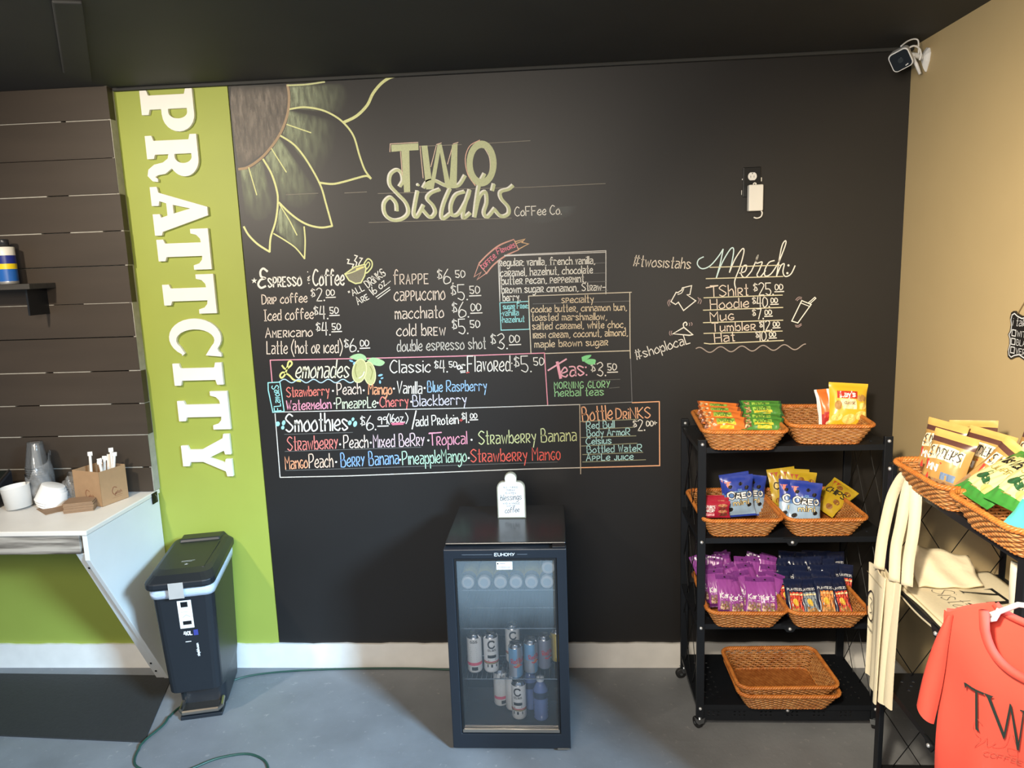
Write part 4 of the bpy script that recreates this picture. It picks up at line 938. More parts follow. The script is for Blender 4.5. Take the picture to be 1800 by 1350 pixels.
for k, (x, z_, lb_) in enumerate([(-.295,.6435,'clear bottle lying on the top fridge shelf, second round end from left'),(-.234,.6435,'clear bottle lying on the top fridge shelf, third round end from left'),(-.176,.6435,'clear bottle lying on the top fridge shelf, fourth round end from left'),(-.118,.6435,'clear bottle lying on the top fridge shelf, fifth round end from left'),(-.060,.6435,'clear bottle lying on the top shelf, lower one at the right end'),(-.054,.700,'clear bottle lying on top of another at the right end of the shelf')]):
    dup(lyb, (x, -.515, z_), None, lb_)
# wooden tag sign on the fridge
sg = thing('tabletop_sign', 'small white tag-shaped coffee sign standing on the fridge', 'sign', (-.198, -.296, .8165), -.02)
tagp = [(-.056,0),(.056,0),(.056,.125)]+arc(.030,.122,.026,.028,0,80,6)+[(.024,.150)]+arc(0,.163,.024,.024,-20,200,10)+[(-.024,.150)]+arc(-.030,.122,.026,.028,100,180,6)+[(-.056,.125)]
MB().prism(tagp, [], lambda u, v, d: (u, d, v), 0, .016).build('board', pm('sign_wood_edge', '9c9682', .6, 0, .25, 40), sg)
tin = [(u*.925, .004+v*.955) for u, v in tagp]
MB().prism(tin, [], lambda u, v, d: (u, d, v), -.0012, -.0002).build('white_face', pm('sign_white', 'f4f3f0', .5, 0, .02), sg)
tx = MB(); fs_ = lambda u, v: (u, -.0016, v)
for s_, a, b, zz, h_, w_ in (('ALL I NEED',-.030,.028,.1235,.0068,.0011),('TODAY',-.017,.016,.1115,.0068,.0011),('IS A FEW',-.022,.020,.0995,.0068,.0011),('AND A WHOLE',-.034,.034,.0570,.0068,.0011),('LOT OF',-.017,.017,.0465,.0068,.0011)): write(tx, s_, fs_, (a, zz), (b, zz), h_, w_)
write(tx, 'blessings', fs_, (-.043,.072), (.041,.077), .024, .0021, 0, .15); write(tx, 'coffee', fs_, (-.026,.020), (.030,.025), .022, .0021, 0, .15)
tx.build('lettering', pm('grey_ink', '4a4a4c', .6), sg, fix=False)

# ================================================================ outlet, adapter and camera
ol = thing('wall_outlet', 'black wall outlet plate with white socket high on the blackboard', 'outlet', (.794, 0, 2.105), 0)
MB().box((-.035,-.006,-.058),(.035,-.0002,.058)).build('plate', pm('outlet_black', '101112', .35), ol, bevel=.002)
soc = MB(); soc.prism(arc(0,0,.0175,.0175,-60,60,6)+arc(0,0,.0175,.0175,120,240,6), [], lambda u, v, d: (u, d, v+.022), -.009, -.0061); so = soc.build('socket', M_paper, ol, bevel=.0006)
sl_ = MB(); sl_.box((-.0072,-.0095,.017),(-.0058,-.0091,.025)); sl_.box((.0058,-.0095,.017),(.0072,-.0091,.025)); sl_.lathe([(0,-.0094),(.0022,-.0094)], 10, (0,0,.033), 'y'); sl_.build('slots', M_ink, so)
chp = MB(); chp.box((-.039,-.0006,.010),(-.036,-.0001,.015)); chp.box((-.0405,-.0006,-.048),(-.0385,-.0001,-.030)); chp.box((.036,-.0006,.002),(.0395,-.0001,.017)); chp.build('chipped_edge', M_letter, ol)
ad_ = thing('power_adapter', 'white plug-in power adapter hanging from the wall outlet', 'adapter', (.800, -.012, 2.040), 0)
MB().box((-.027,-.030,-.050),(.030,0,.052)).build('adapter_body', M_letter, ad_, bevel=.004)
MB().lathe([(.003,-.02),(.007,-.02),(.007,-.012),(.003,-.012)], 14, (-.002,0,.054), 'y').build('mounting_tab', M_letter, ad_)
MB().tube(smooth_pts([(.024,-.012,-.045),(.031,-.012,-.058),(.026,-.012,-.073),(.010,-.012,-.078),(-.002,-.012,-.074)], 5), .003, 7).build('lead', M_letter, ad_, smooth=True)

M_cam = pm('camera_white', 'dedfe0', .4, 0, .02)
sc_ = thing('security_camera', 'white security camera mounted in the top right corner of the room', 'camera', (XR-.052, -.125, 2.515), 0)
def rrect(w, h, r, n=6): 
    P = []
    for cx, cy, a in ((w-r,h-r,0),(-w+r,h-r,90),(-w+r,-h+r,180),(w-r,-h+r,270)):
        P += [(cx+r*math.cos(math.radians(a+90*i/n)), cy+r*math.sin(math.radians(a+90*i/n))) for i in range(n+1)]
    return P
Mh = Matrix.Translation((-.062,-.045,-.008)) @ Matrix.Rotation(math.radians(-28), 4, 'Z') @ Matrix.Rotation(math.radians(24), 4, 'X') @ Matrix.Rotation(math.radians(-22), 4, 'Y')
def hp(u, v, d): q = Mh @ Vector((u, d, v)); return tuple(q)
hd = MB(); rg = [[hp(x*s_, y*s_, d) for x, y in rrect(.034,.034,.015)] for s_, d in ((1,-.030),(1.03,-.026),(1.0,.0),(.95,.028),(.80,.044),(.5,.052))]
loft(hd, rg).build('camera_body', M_cam, sc_, smooth=False, bevel=.001)
MB().prism(rrect(.031,.031,.013), [], hp, -.0325, -.0301).build('lens_face', pm('camera_face_black', '0f1113', .15), sc_)
ls = MB(); ls.prism(arc(0,0,.009,.009,0,345,15), [], hp, -.0334, -.0326); ls.build('lens', pm('lens_glass', '2a2e30', .1), sc_)
lg_ = MB(); lg_.prism([(.008,-.026),(.018,-.024),(.018,-.021),(.008,-.023)], [], hp, -.0334, -.0326); lg_.build('maker_mark', M_cam, sc_)
mo = MB(); loft(mo, [[(.0518-d, y*s_, z_*s_-.004) for y, z_ in [(0,.040),(.018,.034),(.026,.016),(.020,-.012),(0,-.046),(-.020,-.012),(-.026,.016),(-.018,.034)]] for s_, d in ((1,.0),(1,.006),(.7,.014),(.45,.018))]).build('wall_mount', M_cam, sc_, bevel=.001)
MB().tube([(.036,0,.0),(.012,-.006,.008),(-.012,-.022,.006),(-.035,-.032,0)], [.011,.010,.010,.013], 10).build('bracket_arm', M_cam, sc_, smooth=True)
MB().tube([(-.018,-.028,.004),(.002,-.026,-.030),(.016,-.026,-.062)], [.006,.0065,.005], 10).build('antenna', M_cam, sc_, smooth=True)
MB().tube(smooth_pts([(-.075,-.065,.028),(-.048,-.052,.047),(-.022,-.045,.056),(-.004,-.04,.052),(.004,-.03,.030),(.010,-.02,.01)], 5), .0028, 7).build('cable', M_cam, sc_, smooth=True)
MB().tube(smooth_pts([(-.038,-.04,.026),(-.018,-.04,.034),(.004,-.034,.026),(.016,-.026,.006),(.014,-.02,-.012)], 5), .0034, 7).build('cable', M_cam, sc_, smooth=True)
# ================================================================ black rolling carts
M_fr_m = pm('cart_black_metal', '1a1d22', .42, .2, .12, 14, spec=.4)
M_bolt = pm('bolt_steel', 'd6d8da', .3, .6)
M_wirek = pm('cart_wire', '0f1012', .4, .4)
M_rub = pm('caster_rubber', '1b1b1c', .6)
M_cast = pm('caster_steel', 'a9adb1', .28, 1)
CW, CD = .69, .375
LV = (1.130, .783, .440, .105)
cart = thing('rolling_cart', 'black metal four-shelf rolling cart holding snack baskets before the blackboard', 'cart', (.503, -.455, 0), 0, 'black rolling carts')
for x in (0, CW-.03):
    for y in (0, CD-.016): MB().box((x, y, .05), (x+.03, y+.016, 1.16)).build('post', M_fr_m, cart, bevel=.002)
holes = []
for cx in (.075, .61):
    for i in range(3):
        for j in range(8):
            x, y = cx-.024+.024*i, .055+.036*j+(.018 if i % 2 else 0)
            holes.append([(x+.0062*math.cos(-k*PI/4), y+.0062*math.sin(-k*PI/4)) for k in range(8)])
sm = MB(); sm.prism([(.002,.004),(CW-.002,.004),(CW-.002,CD-.004),(.002,CD-.004)], holes, lambda u, v, d: (u, v, d), -.004, 0); shelf_me = sm.mesh('shelf', [M_fr_m])
b_ = bmesh.new(); b_.from_mesh(shelf_me); bmesh.ops.recalc_face_normals(b_, faces=b_.faces); b_.to_mesh(shelf_me); b_.free()
rm = MB().box((.0302,.0025,-.020),(CW-.0302,.010,.0008)); rail_me = rm.mesh('front_rail', [M_fr_m])
bm2 = MB(); bm2.lathe([(0,-.0055),(.0045,-.005),(.0062,-.002),(.0062,0)], 12, axis='y'); bolt_me = bm2.mesh('bolt', [M_bolt], True)
br = MB(); br.prism([(-.032,.0),(.032,.0),(.012,-.028),(-.012,-.028)], [], lambda u, v, d: (u, d, v), -.003, .0018); brk_me = br.mesh('fold_bracket', [M_fr_m])
def link(nm, me, par, loc): o = bpy.data.objects.new(nm, me); C.objects.link(o); o.parent = par; o.location = loc; return o
for k, z_ in enumerate(LV):
    s_ = link('shelf', shelf_me, cart, (0, 0, z_)); 
    r_ = link('front_rail', rail_me, cart, (0, 0, z_))
    link('back_rail', rail_me, cart, (0, CD-.0125, z_))
    for y in (.010,):
        MB().box((.004,.0165,z_-.020),(.012,CD-.0165,z_-.0045)).build('end_rail', M_fr_m, cart); MB().box((CW-.012,.0165,z_-.020),(CW-.004,CD-.0165,z_-.0045)).build('end_rail', M_fr_m, cart)
    zb = z_-.014 if k else z_+.013
    if k == 0: zb = 1.143
    for x in (.015, CW-.015): link('bolt', bolt_me, cart, (x, 0, zb)); link('bolt', bolt_me, cart, (x, CD-.0165, zb))
    if 0 < k: link('fold_bracket', brk_me, cart, (CW/2, 0, z_-.002)); link('bolt', bolt_me, cart, (CW/2, -.003, z_-.017))
ah = [[(.05+.10*q+.018*i+.005*math.cos(-k*PI/4), .072-.014*j+.003*math.sin(-k*PI/4)) for k in range(8)] for q in range(6) for i in range(3) for j in range(2)]
MB().prism([(.0302,.036),(CW-.0302,.036),(CW-.0302,.086),(.0302,.086)], ah, lambda u, v, d: (u, d, v), .011, .0135).build('apron', M_fr_m, cart)
def clip(y, z, sl, y0, y1, z0, z1):
    out = []
    for t in ([(y0-y), (y1-y), (z0-z)/sl, (z1-z)/sl]):
        yy, zz = y+t, z+t*sl
        if y0-1e-6 <= yy <= y1+1e-6 and z0-1e-6 <= zz <= z1+1e-6: out.append((yy, zz))
    out = sorted(set((round(a, 5), round(b, 5)) for a, b in out))
    return (out[0], out[-1]) if len(out) > 1 and out[-1][1] != out[0][1] else None
for x in (.0145, CW-.0145):
    for sg_ in (1, -1):
        for k in range(-10, 11):
            sgm = clip(.1875+.167*k, .843, 1.58*sg_, .0165, CD-.0165, .11, 1.12)
            if sgm and abs(sgm[0][1]-sgm[1][1]) > .06:
                (ya, za), (yb, zb_) = sgm; xx = x+.0025*sg_
                MB().tube([(xx, ya, za), (xx, yb, zb_)], .0016, 6).build('brace_wire', M_wirek, cart)
cf = MB(); cf.hexa([(-.012,-.010,.026),(.012,-.010,.026),(.012,.006,.026),(-.012,.006,.026),(-.016,-.012,.0485),(.016,-.012,.0485),(.016,.016,.0485),(-.016,.016,.0485)]); cf.lathe([(0,.049),(.010,.049),(.010,.0535),(0,.0535)], 12)
cf_me = cf.mesh('caster', [M_cast])
wh = MB(); wh.lathe([(0,-.009),(.018,-.009),(.0225,-.006),(.0225,.006),(.018,.009),(0,.009)], 22, axis='x'); wh_me = wh.mesh('wheel', [M_rub], True)
hb = MB(); hb.lathe([(0,-.0135),(.006,-.0135),(.006,.0135),(0,.0135)], 12, axis='x'); hb_me = hb.mesh('axle', [M_cast])
for i, (x, y) in enumerate(((.015,.008),(CW-.015,.008),(.015,CD-.008),(CW-.015,CD-.008))):
    c_ = link('caster', cf_me, cart, (x, y, 0)); c_.rotation_euler = (0, 0, [.5,-.4,1.7,1.2][i])
    link('wheel', wh_me, c_, (0, .014, .0226)); link('axle', hb_me, c_, (0, .014, .0226))
cart2 = dup(cart, (1.030, -.785, 0), (0, 0, -PI/2), 'black metal rolling cart along the beige wall, hung with totes and a shirt')

# ================================================================ wicker baskets
def wicker_mat(name, a, b):
    mt = bpy.data.materials.new(name); mt.use_nodes = True; nt = mt.node_tree; N = nt.nodes; p = N['Principled BSDF']
    tc = N.new('ShaderNodeTexCoord'); n = N.new('ShaderNodeTexNoise'); n.inputs['Scale'].default_value = 45; n.inputs['Detail'].default_value = 5
    r = N.new('ShaderNodeValToRGB'); r.color_ramp.elements[0].color = lin(a); r.color_ramp.elements[1].color = lin(b); r.color_ramp.elements[0].position = .3; r.color_ramp.elements[1].position = .7
    nt.links.new(tc.outputs['Object'], n.inputs['Vector']); nt.links.new(n.outputs['Fac'], r.inputs[0]); nt.links.new(r.outputs[0], p.inputs['Base Color'])
    p.inputs['Roughness'].default_value = .42; p.inputs['Specular IOR Level'].default_value = .5
    return mt
M_wick = wicker_mat('wicker', '9c5e2e', 'c28d55'); M_rimw = wicker_mat('wicker_rim', 'b06126', 'd0853f'); M_wfl = wicker_mat('wicker_floor', '8a4c20', 'b06f38')
A1, B1, A0, B0, BH = .1425, .185, .106, .148, .074     # rim half sizes, base half sizes, height
def rr_path(a, b, r, n):
    """n points evenly spaced round a rounded rectangle with outward normals"""
    seg = [(2*(b-r)), PI/2*r, 2*(a-r), PI/2*r, 2*(b-r), PI/2*r, 2*(a-r), PI/2*r]; tot = sum(seg); out = []
    for i in range(n):
        s_ = tot*i/n; k = 0
        while s_ > seg[k]: s_ -= seg[k]; k += 1
        if k == 0: p = (a, -b+r+s_); nn = (1, 0)
        elif k == 2: p = (a-r-s_, b); nn = (0, 1)
        elif k == 4: p = (-a, b-r-s_); nn = (-1, 0)
        elif k == 6: p = (-a+r+s_, -b); nn = (0, -1)
        else:
            q = k//2; cx, cy = [(a-r,b-r),(-a+r,b-r),(-a+r,-b+r),(a-r,-b+r)][q]; t = math.radians(90*q)+s_/r
            nn = (math.cos(t), math.sin(t)); p = (cx+r*nn[0], cy+r*nn[1])
        out.append((p, nn))
    return out
NST = 68; NS = NST*4; ROWS = 10
wv = MB()
for row in range(ROWS):
    f = (row+.6)/ROWS; a = A0+(A1-A0)*f; b = B0+(B1-B0)*f; z = .004+(BH-.006)*f
    P = []
    for i, (p, n_) in enumerate(rr_path(a, b, .030+.008*f, NS)):
        o = .0026*math.cos(PI*i/4+PI*row)
        P.append((p[0]+n_[0]*o, p[1]+n_[1]*o, z))
    wv.tube(P, .0036, 5, closed=True)
for i, (p, n_) in enumerate(rr_path(A0, B0, .030, NST)):
    q = rr_path(A1, B1, .038, NST)[i][0]
    wv.tube([(p[0]*.998, p[1]*.998, .003), (q[0]*.998, q[1]*.998, BH)], .0017, 4)
wv_me = wv.mesh('woven_side', [M_wick], True)
rim = MB()
for ph in (0, PI*2/3, PI*4/3):
    P = []
    for i, (p, n_) in enumerate(rr_path(A1+.002, B1+.002, .040, 340)):
        t = 2*PI*i*44/340+ph; o = .0042*math.cos(t)
        P.append((p[0]+n_[0]*o, p[1]+n_[1]*o, BH+.002+.0042*math.sin(t)))
    rim.tube(P, .0042, 6, closed=True)
rim_me = rim.mesh('rim', [M_rimw], True)
bas = MB()
for ph in (0, PI):
    P = []
    for i, (p, n_) in enumerate(rr_path(A0+.001, B0+.001, .031, 220)):
        t = 2*PI*i*40/220+ph; P.append((p[0]+n_[0]*.002*math.cos(t), p[1]+n_[1]*.002*math.cos(t), .0052+.002*math.sin(t)))
    bas.tube(P, .003, 5, closed=True)
bas_me = bas.mesh('base_border', [M_rimw], True)
fl = MB(); NXF, NYF = 56, 80
fl.grid(lambda u, v: ((u-.5)*2*(A0-.004), (v-.5)*2*(B0-.004), .0055+.0014*math.sin(PI*u*14)*(1 if int(v*40) % 2 else -1)), NXF, NYF)
fl.box((-A0+.004,-B0+.004,.002),(A0-.004,B0-.004,.0035)); fl_me = fl.mesh('woven_base', [M_wfl], True)
BASK = []
def basket(label, loc, rz=0):
    t = thing('wicker_basket', label, 'basket', loc, rz, 'wicker baskets')
    for nm, me in (('woven_side', wv_me), ('rim', rim_me), ('base_border', bas_me), ('woven_base', fl_me)): link(nm, me, t, (0, 0, 0))
    return t
e_ = .0006
bA = basket('wicker basket of granola bars at the left of the top cart shelf', (.664, -.352, LV[0]+e_), math.radians(-4))
bB = basket('wicker basket holding chip bags at the right of the top cart shelf', (.988, -.292, LV[0]+e_), math.radians(-5))
bC = basket('wicker basket with one upright blue cookie bag, left on the second shelf', (.665, -.292, LV[1]+e_), 0)
bD = basket('wicker basket with yellow and blue cookie bags, right on the second shelf', (.965, -.296, LV[1]+e_), math.radians(1))
bE = basket('wicker basket heaped with purple snack bags on the third shelf', (.682, -.330, LV[2]+e_), math.radians(-1))
bF = basket('wicker basket full of navy peanut bags on the third shelf', (.972, -.335, LV[2]+e_), 0)
bG = basket('lower of the two empty nested wicker baskets on the bottom shelf', (.842, -.372, LV[3]+e_), PI/2)
bH = basket('upper empty wicker basket nested in another on the bottom shelf', (.835, -.366, LV[3]+.0335), PI/2+.02)
bI = basket('wicker basket of pretzel bags at the far end of the right cart', (1.165, -1.062, LV[0]+e_), PI/2)
bJ = basket('wicker basket nearest the camera on the right cart, under green chip bags', (1.165, -1.372, LV[0]+e_), PI/2)

# ================================================================ snack bags
M_foil = {}
def foil(name, hexc, rough=.32, var=.12, spec=.6): return pm('foil_'+name, hexc, rough, .0, var, 35, .12, spec=spec)
class Bag:
    """a sealed pillow bag, base at z=0, front towards -y; decals are given in metres (x across, z up)"""
    def __init__(s, w, h, t, seed=0, seal=.07, puff=1.0):
        s.w, s.h, s.t = w, h, t; r = random.Random(seed); s.ph = [r.uniform(0, 6) for _ in range(6)]; s.seal = seal; s.puff = puff
    def surf(s, x, z, e=0, side=-1):
        u = max(-1, min(1, 2*x/s.w)); v = max(0, min(1, z/s.h)); p = s.ph
        core = max(0, math.sin(PI*max(0, min(1, (v-s.seal)/(1-2*s.seal)))))**.55
        th = s.t/2*max(0, 1-u*u)**.55*core
        wr = .0016*math.sin(13*u+9*v+p[0])*math.sin(7*v+p[1])+.0012*math.sin(21*u-15*v+p[2])+.0022*math.sin(4*v+3*u+p[3])*abs(u)
        bend = .004*math.sin(3*v+p[4])
        nx = 1-.07*core
        return (x*nx, side*(th+e)+wr*(.4+core)+bend, z)
    def body(s, name, mats, parent=None, mi=None, nu=14, nv=22):
        mb = MB()
        for side in (-1, 1):
            mb.grid(lambda a, b: s.surf((a-.5)*s.w, b*s.h, .0004, side), nu, nv, mi or 0)
        return mb.build(name, mats, parent, smooth=True, fix=False)
    def f(s, e): return lambda x, z: s.surf(x, z, e)
def rectd(mb, f, x0, z0, x1, z1, mi=0, n=8, m=6): mb.grid(lambda a, b: f(x0+(x1-x0)*a, z0+(z1-z0)*b), n, m, mi)
def ovald(mb, f, cx, cz, rx, rz, mi=0, k=3, n=18, rot=0):
    ca, sa = math.cos(rot), math.sin(rot); vs = [f(cx, cz)]; fs = []
    for j in range(1, k+1):
        for i in range(n):
            a = 2*PI*i/n; x, z = rx*j/k*math.cos(a), rz*j/k*math.sin(a); vs.append(f(cx+x*ca-z*sa, cz+x*sa+z*ca))
    for i in range(n): fs.append((0, 1+i, 1+(i+1) % n))
    for j in range(1, k):
        for i in range(n): fs.append((1+(j-1)*n+i, 1+j*n+i, 1+j*n+(i+1) % n, 1+(j-1)*n+(i+1) % n))
    mb.add(vs, fs, mi)
def deco(name, mats, parent, fn):
    mb = MB(); fn(mb); return mb.build(name, mats, parent, fix=False)
INK, WHT = pm('black_print', '1a1c1e', .5), pm('white_print', 'f2efe8', .5)
def at(px, py, y): return on_wall(px, py, y)
def pose(o, loc, lean=0, roll=0, rz=0):
    """lean back about x, roll in its own plane, then turn about the vertical"""
    M_ = Matrix.Rotation(rz, 4, 'Z') @ Matrix.Rotation(-lean, 4, 'X') @ Matrix.Rotation(roll, 4, 'Y')
    o.location = loc; o.rotation_euler = M_.to_euler()
ra = math.radians

# --- granola bars
def granola(label, body, mid, dark, seed):
    b = Bag(.158, .056, .022, seed, .10)
    o = b.body('granola_bar', [body, dark], None, lambda u, v: 1 if u < .06 or u > .95 else 0, 20, 10); tag(o, label, 'snack bar', 'granola bars in the top basket')
    f, g = b.f(.0010), b.f(.0017)
    def nuts(mb):
        r = random.Random(seed)
        for k in range(22): ovald(mb, f, -.060+r.uniform(-.012,.014), r.uniform(.008,.048), r.uniform(.003,.006), r.uniform(.003,.005), k % 3, 1, 8)
    deco('oat_picture', [pm('oat_tan', 'b98b5a', .6), pm('oat_cream', 'dcc296', .6), pm('oat_brown', '7a4a30', .6)], o, nuts)
    def lab(mb):
        rectd(mb, f, -.036, .026, .034, .046, 0); mb.grid(lambda a, c: f(-.034+.072*a, .018+.010*c+.004*math.sin(PI*a)), 10, 2, 1); rectd(mb, f, -.022, .006, .030, .017, 1)
    deco('printed_panel', mid, o, lab)
    deco('lettering', [pm('dark_green_print', '1f4a24', .5)], o, lambda mb: (write(mb, 'NATURE', g, (-.022,.038), (.02,.038), .006, .0014), write(mb, 'VALLEY', g, (-.030,.028), (.030,.028), .008, .0020)))
    return o
YLp, GLp = pm('lime_print', '8fb84a', .5), pm('yellow_print', 'f0c93a', .5)
go = granola('orange granola bar packet at the back of the left top basket', foil('orange', 'e07a35'), [YLp, GLp], foil('brown', '8a4a2a'), 1)
gg = granola('green granola bar packet at the back of the right half of the left top basket', foil('green', '4d8a3a'), [pm('lime2_print', '9cc84e', .5), GLp], foil('darkgreen', '2c5a30'), 2)
OB_ = [(1262,731,-.27,30,6), (1265,738,-.32,34,4), (1270,746,-.385,36,4), (1276,757,-.44,38,3)]
lab_o = ['orange granola bar packet at the back of the left top basket', 'orange granola bar packet second from the back in the top basket', 'orange granola bar packet second from the front in the top basket', 'orange granola bar packet nearest the front rim of the top basket']
lab_g = [s_.replace('orange', 'green') for s_ in lab_o]
for k, (px, py, y, ln_, rl_) in enumerate(OB_):
    o = go if k == 0 else dup(go, label=lab_o[k]); o['label'] = lab_o[k]; pose(o, at(px, py, y), ra(ln_), ra(rl_), ra(2))
for k, (px, py, y, ln_, rl_) in enumerate([(1338,727,-.25,34,2), (1341,735,-.31,30,-2), (1340,748,-.37,44,3), (1342,757,-.44,40,2)]):
    o = gg if k == 0 else dup(gg, label=lab_g[k]); o['label'] = lab_g[k]; pose(o, at(px, py, y), ra(ln_), ra(rl_), ra(-2))

# --- chip bags in the right top basket
b = Bag(.125, .165, .05, 11); chz = b.body('cracker_bag', [foil('orange', 'e07a35'), foil('red', 'b8302c'), WHT], None, lambda u, v: 2 if u < .05 else (1 if v < .42+.1*u else 0))
tag(chz, 'orange and red snack bag leftmost in the right top basket', 'snack bag', 'orange and red snack bags')
f = b.f(.0012)
deco('cracker_picture', [pm('crisp_red', 'd8402e', .5), pm('crisp_cream', 'f0c890', .5)], chz, lambda mb: [ovald(mb, f, x, z, .013, .006, k % 2, 2, 10, .5) for k, (x, z) in enumerate([(-.035,.06),(-.01,.05),(.02,.062),(-.03,.035),(.01,.03),(.035,.045)])])
pose(chz, at(1468, 757, -.24), ra(14), ra(-3), ra(4)); dz = dup(chz, None, None, 'orange and red snack bag partly behind the yellow chip bag'); pose(dz, at(1488, 757, -.285), ra(12), ra(-2), ra(4))
b = Bag(.142, .172, .05, 12); lay = b.body('potato_chip_bag', [foil('yellow', 'e8b92c', var=.08)]); tag(lay, 'yellow chip bag with a red banner in the right top basket', 'chip bag')
f, g = b.f(.0012), b.f(.0022)
def lays(mb):
    rectd(mb, f, -.046, .112, .030, .140, 0); rectd(mb, f, -.028, .072, .026, .110, 1)
    for x, z, r_ in ((.0,.035,.026),(.045,.05,.024),(-.045,.04,.02),(.05,.085,.018)): ovald(mb, f, x, z, r_, r_*.7, 2, 3, 16, .3)
    ovald(mb, f, -.042, .085, .014, .018, 3, 2, 12); ovald(mb, f, .046, .115, .02, .014, 3, 2, 12)
deco('printed_picture', [pm('banner_red', 'c4301f', .5), pm('label_cream', 'f3e2b0', .5), pm('chip_gold', 'f0d070', .5), pm('potato_brown', 'b88a4a', .6)], lay, lays)
deco('lettering', [WHT, pm('brown_print', '7a3a24', .7)], lay, lambda mb: (write(mb, "Lay's", g, (-.034,.116), (.020,.119), .021, .0048, 0, .1), write(mb, 'CLASSIC', g, (-.020,.090), (.020,.090), .009, .0016, 1)))
pose(lay, at(1490, 753, -.325), ra(16), ra(4), ra(-3))

# --- cookie bags
b = Bag(.118, .160, .040, 21)
ore = b.body('cookie_bag', [foil('cobalt', '2a3f9e'), foil('pale_blue', '9db8d4'), foil('mid_blue', '5a7fb8')], None, lambda u, v: 0 if (v > .66-.5*(u-.5)**2 or v < .05) else (1 if v < .46 else 2)); tag(ore, '', 'cookie bag', 'blue cookie bags')
f, g = b.f(.0012), b.f(.0022); g2 = b.f(.0030)
def ore_p(mb):
    for k, (x, z, r_) in enumerate([(-.036,.118,.009),(.030,.112,.010),(.006,.128,.009),(-.040,.030,.011),(.036,.045,.010),(.042,.080,.006)]): ovald(mb, f, x, z, r_, r_*.75, 0, 2, 12, .4)
    for x in (-.02, .0, .022): mb.ribbon([(x*.4,.06),(x,.098)], .004, f, 1)
deco('cookie_picture', [pm('cookie_black', '1b1613', .6), pm('ray_white', 'd8e2ec', .5)], ore, ore_p)
deco('flag', [pm('coral_print', 'ef7a62', .5)], ore, lambda mb: mb.add([f(-.056,.138), f(-.030,.138), f(-.044,.114)], [(0, 2, 1)]))
def ore_l(mb):
    write(mb, 'O^R^E^O', g, (-.046,.072), (.046,.077), .027, .0098, 0); write(mb, 'mini', g, (-.028,.046), (.032,.050), .019, .0068, 0)
    write(mb, 'O^R^E^O', g2, (-.046,.072), (.046,.077), .027, .0052, 1); write(mb, 'mini', g2, (-.028,.046), (.032,.050), .019, .0032, 2)
deco('lettering', [INK, WHT, pm('cream_print', 'f2d9a0', .5)], ore, ore_l)
pose(ore, at(1302, 908, -.345), ra(10), ra(-3), ra(3)); ore['label'] = 'blue cookie bag standing frontmost in the left second-shelf basket'
o = dup(ore, label='blue cookie bag directly behind the upright one, corner showing left'); pose(o, at(1300, 903, -.30), ra(12), ra(-6), ra(5))
o = dup(ore, label='blue cookie bag peeking out right, rearmost in the left second-shelf basket'); pose(o, at(1318, 905, -.262), ra(24), ra(6), ra(-2))
o = dup(ore, label='blue cookie bag frontmost in the right second-shelf basket'); pose(o, at(1414, 922, -.40), ra(22), ra(6), ra(-4))
o = dup(ore, label='blue cookie bag behind and left of the front one, right second-shelf basket'); pose(o, at(1396, 917, -.350), ra(24), ra(8), ra(8))
b = Bag(.112, .160, .036, 25)
chp_ = b.body('cookie_bag', [foil('gold', 'b99b28', .28)]); tag(chp_, '', 'cookie bag', 'yellow cookie bags')
f, g = b.f(.0012), b.f(.0020)
def chips(mb):
    for k, (x, z) in enumerate([(-.03,.035),(.02,.03),(.035,.12),(-.005,.125),(.03,.06)]): ovald(mb, f, x, z, .013, .012, 0, 2, 12)
    mb.add([f(-.046,.146), f(-.014,.146), f(-.034,.112)], [(0, 2, 1)], 1)
deco('cookie_picture', [pm('cookie_brown', '8a5a24', .6), pm('flag_red', 'a8452c', .5)], chp_, chips)
deco('lettering', [INK], chp_, lambda mb: write(mb, 'CHIPS', g, (-.040,.080), (.042,.086), .026, .0046))
for k, (px, py, y, ln_, rl_, rz_, lb_) in enumerate([(1382,893,-.225,12,-5,4,'yellow cookie bag standing rearmost left in the right second-shelf basket'), (1397,896,-.265,16,4,0,'yellow cookie bag in the middle of the three standing yellow ones'), (1408,901,-.300,20,6,-2,'yellow cookie bag frontmost of the three standing yellow ones')]):
    o = chp_ if k == 0 else dup(chp_); o['label'] = lb_; pose(o, at(px, py, y), ra(ln_), ra(rl_), ra(rz_))
o = dup(chp_, label='yellow cookie bag lying tipped on its side at the back right'); pose(o, at(1441, 896, -.262), ra(50), ra(38), ra(-18))
# --- red bakery bars
b = Bag(.112, .062, .024, 31, .06)
rb = b.body('bakery_bar', [foil('crimson', 'a8203a')], None, None, 16, 10); tag(rb, '', 'snack bar', 'red bakery bars')
f, g = b.f(.0012), b.f(.0018)
deco('printed_panel', [pm('pink_box', 'f0a8b4', .5), pm('fig_brown', '6a3022', .6), pm('fig_tan', 'b88058', .6)], rb, lambda mb: (rectd(mb, f, -.040, .006, -.006, .016, 0), [ovald(mb, f, .028, .012+.011*k, .020, .006, 1+k % 2, 2, 12) for k in range(4)]))
deco('lettering', [WHT], rb, lambda mb: (write(mb, "NATURE'S", g, (-.048,.035), (-.004,.035), .009, .0022), write(mb, 'BAKERY', g, (-.048,.021), (-.004,.021), .010, .0024)))
for k, (px, py, y, lb_) in enumerate([(1256,899,-.335,'red bakery bar packet rearmost of the three by the left post'), (1256,903,-.375,'red bakery bar packet in the middle of the three by the left post'), (1258,910,-.412,'red bakery bar packet frontmost of the three by the left post')]):
    o = rb if k == 0 else dup(rb); o['label'] = lb_; pose(o, at(px, py, y), ra(16), ra(2), ra(3))

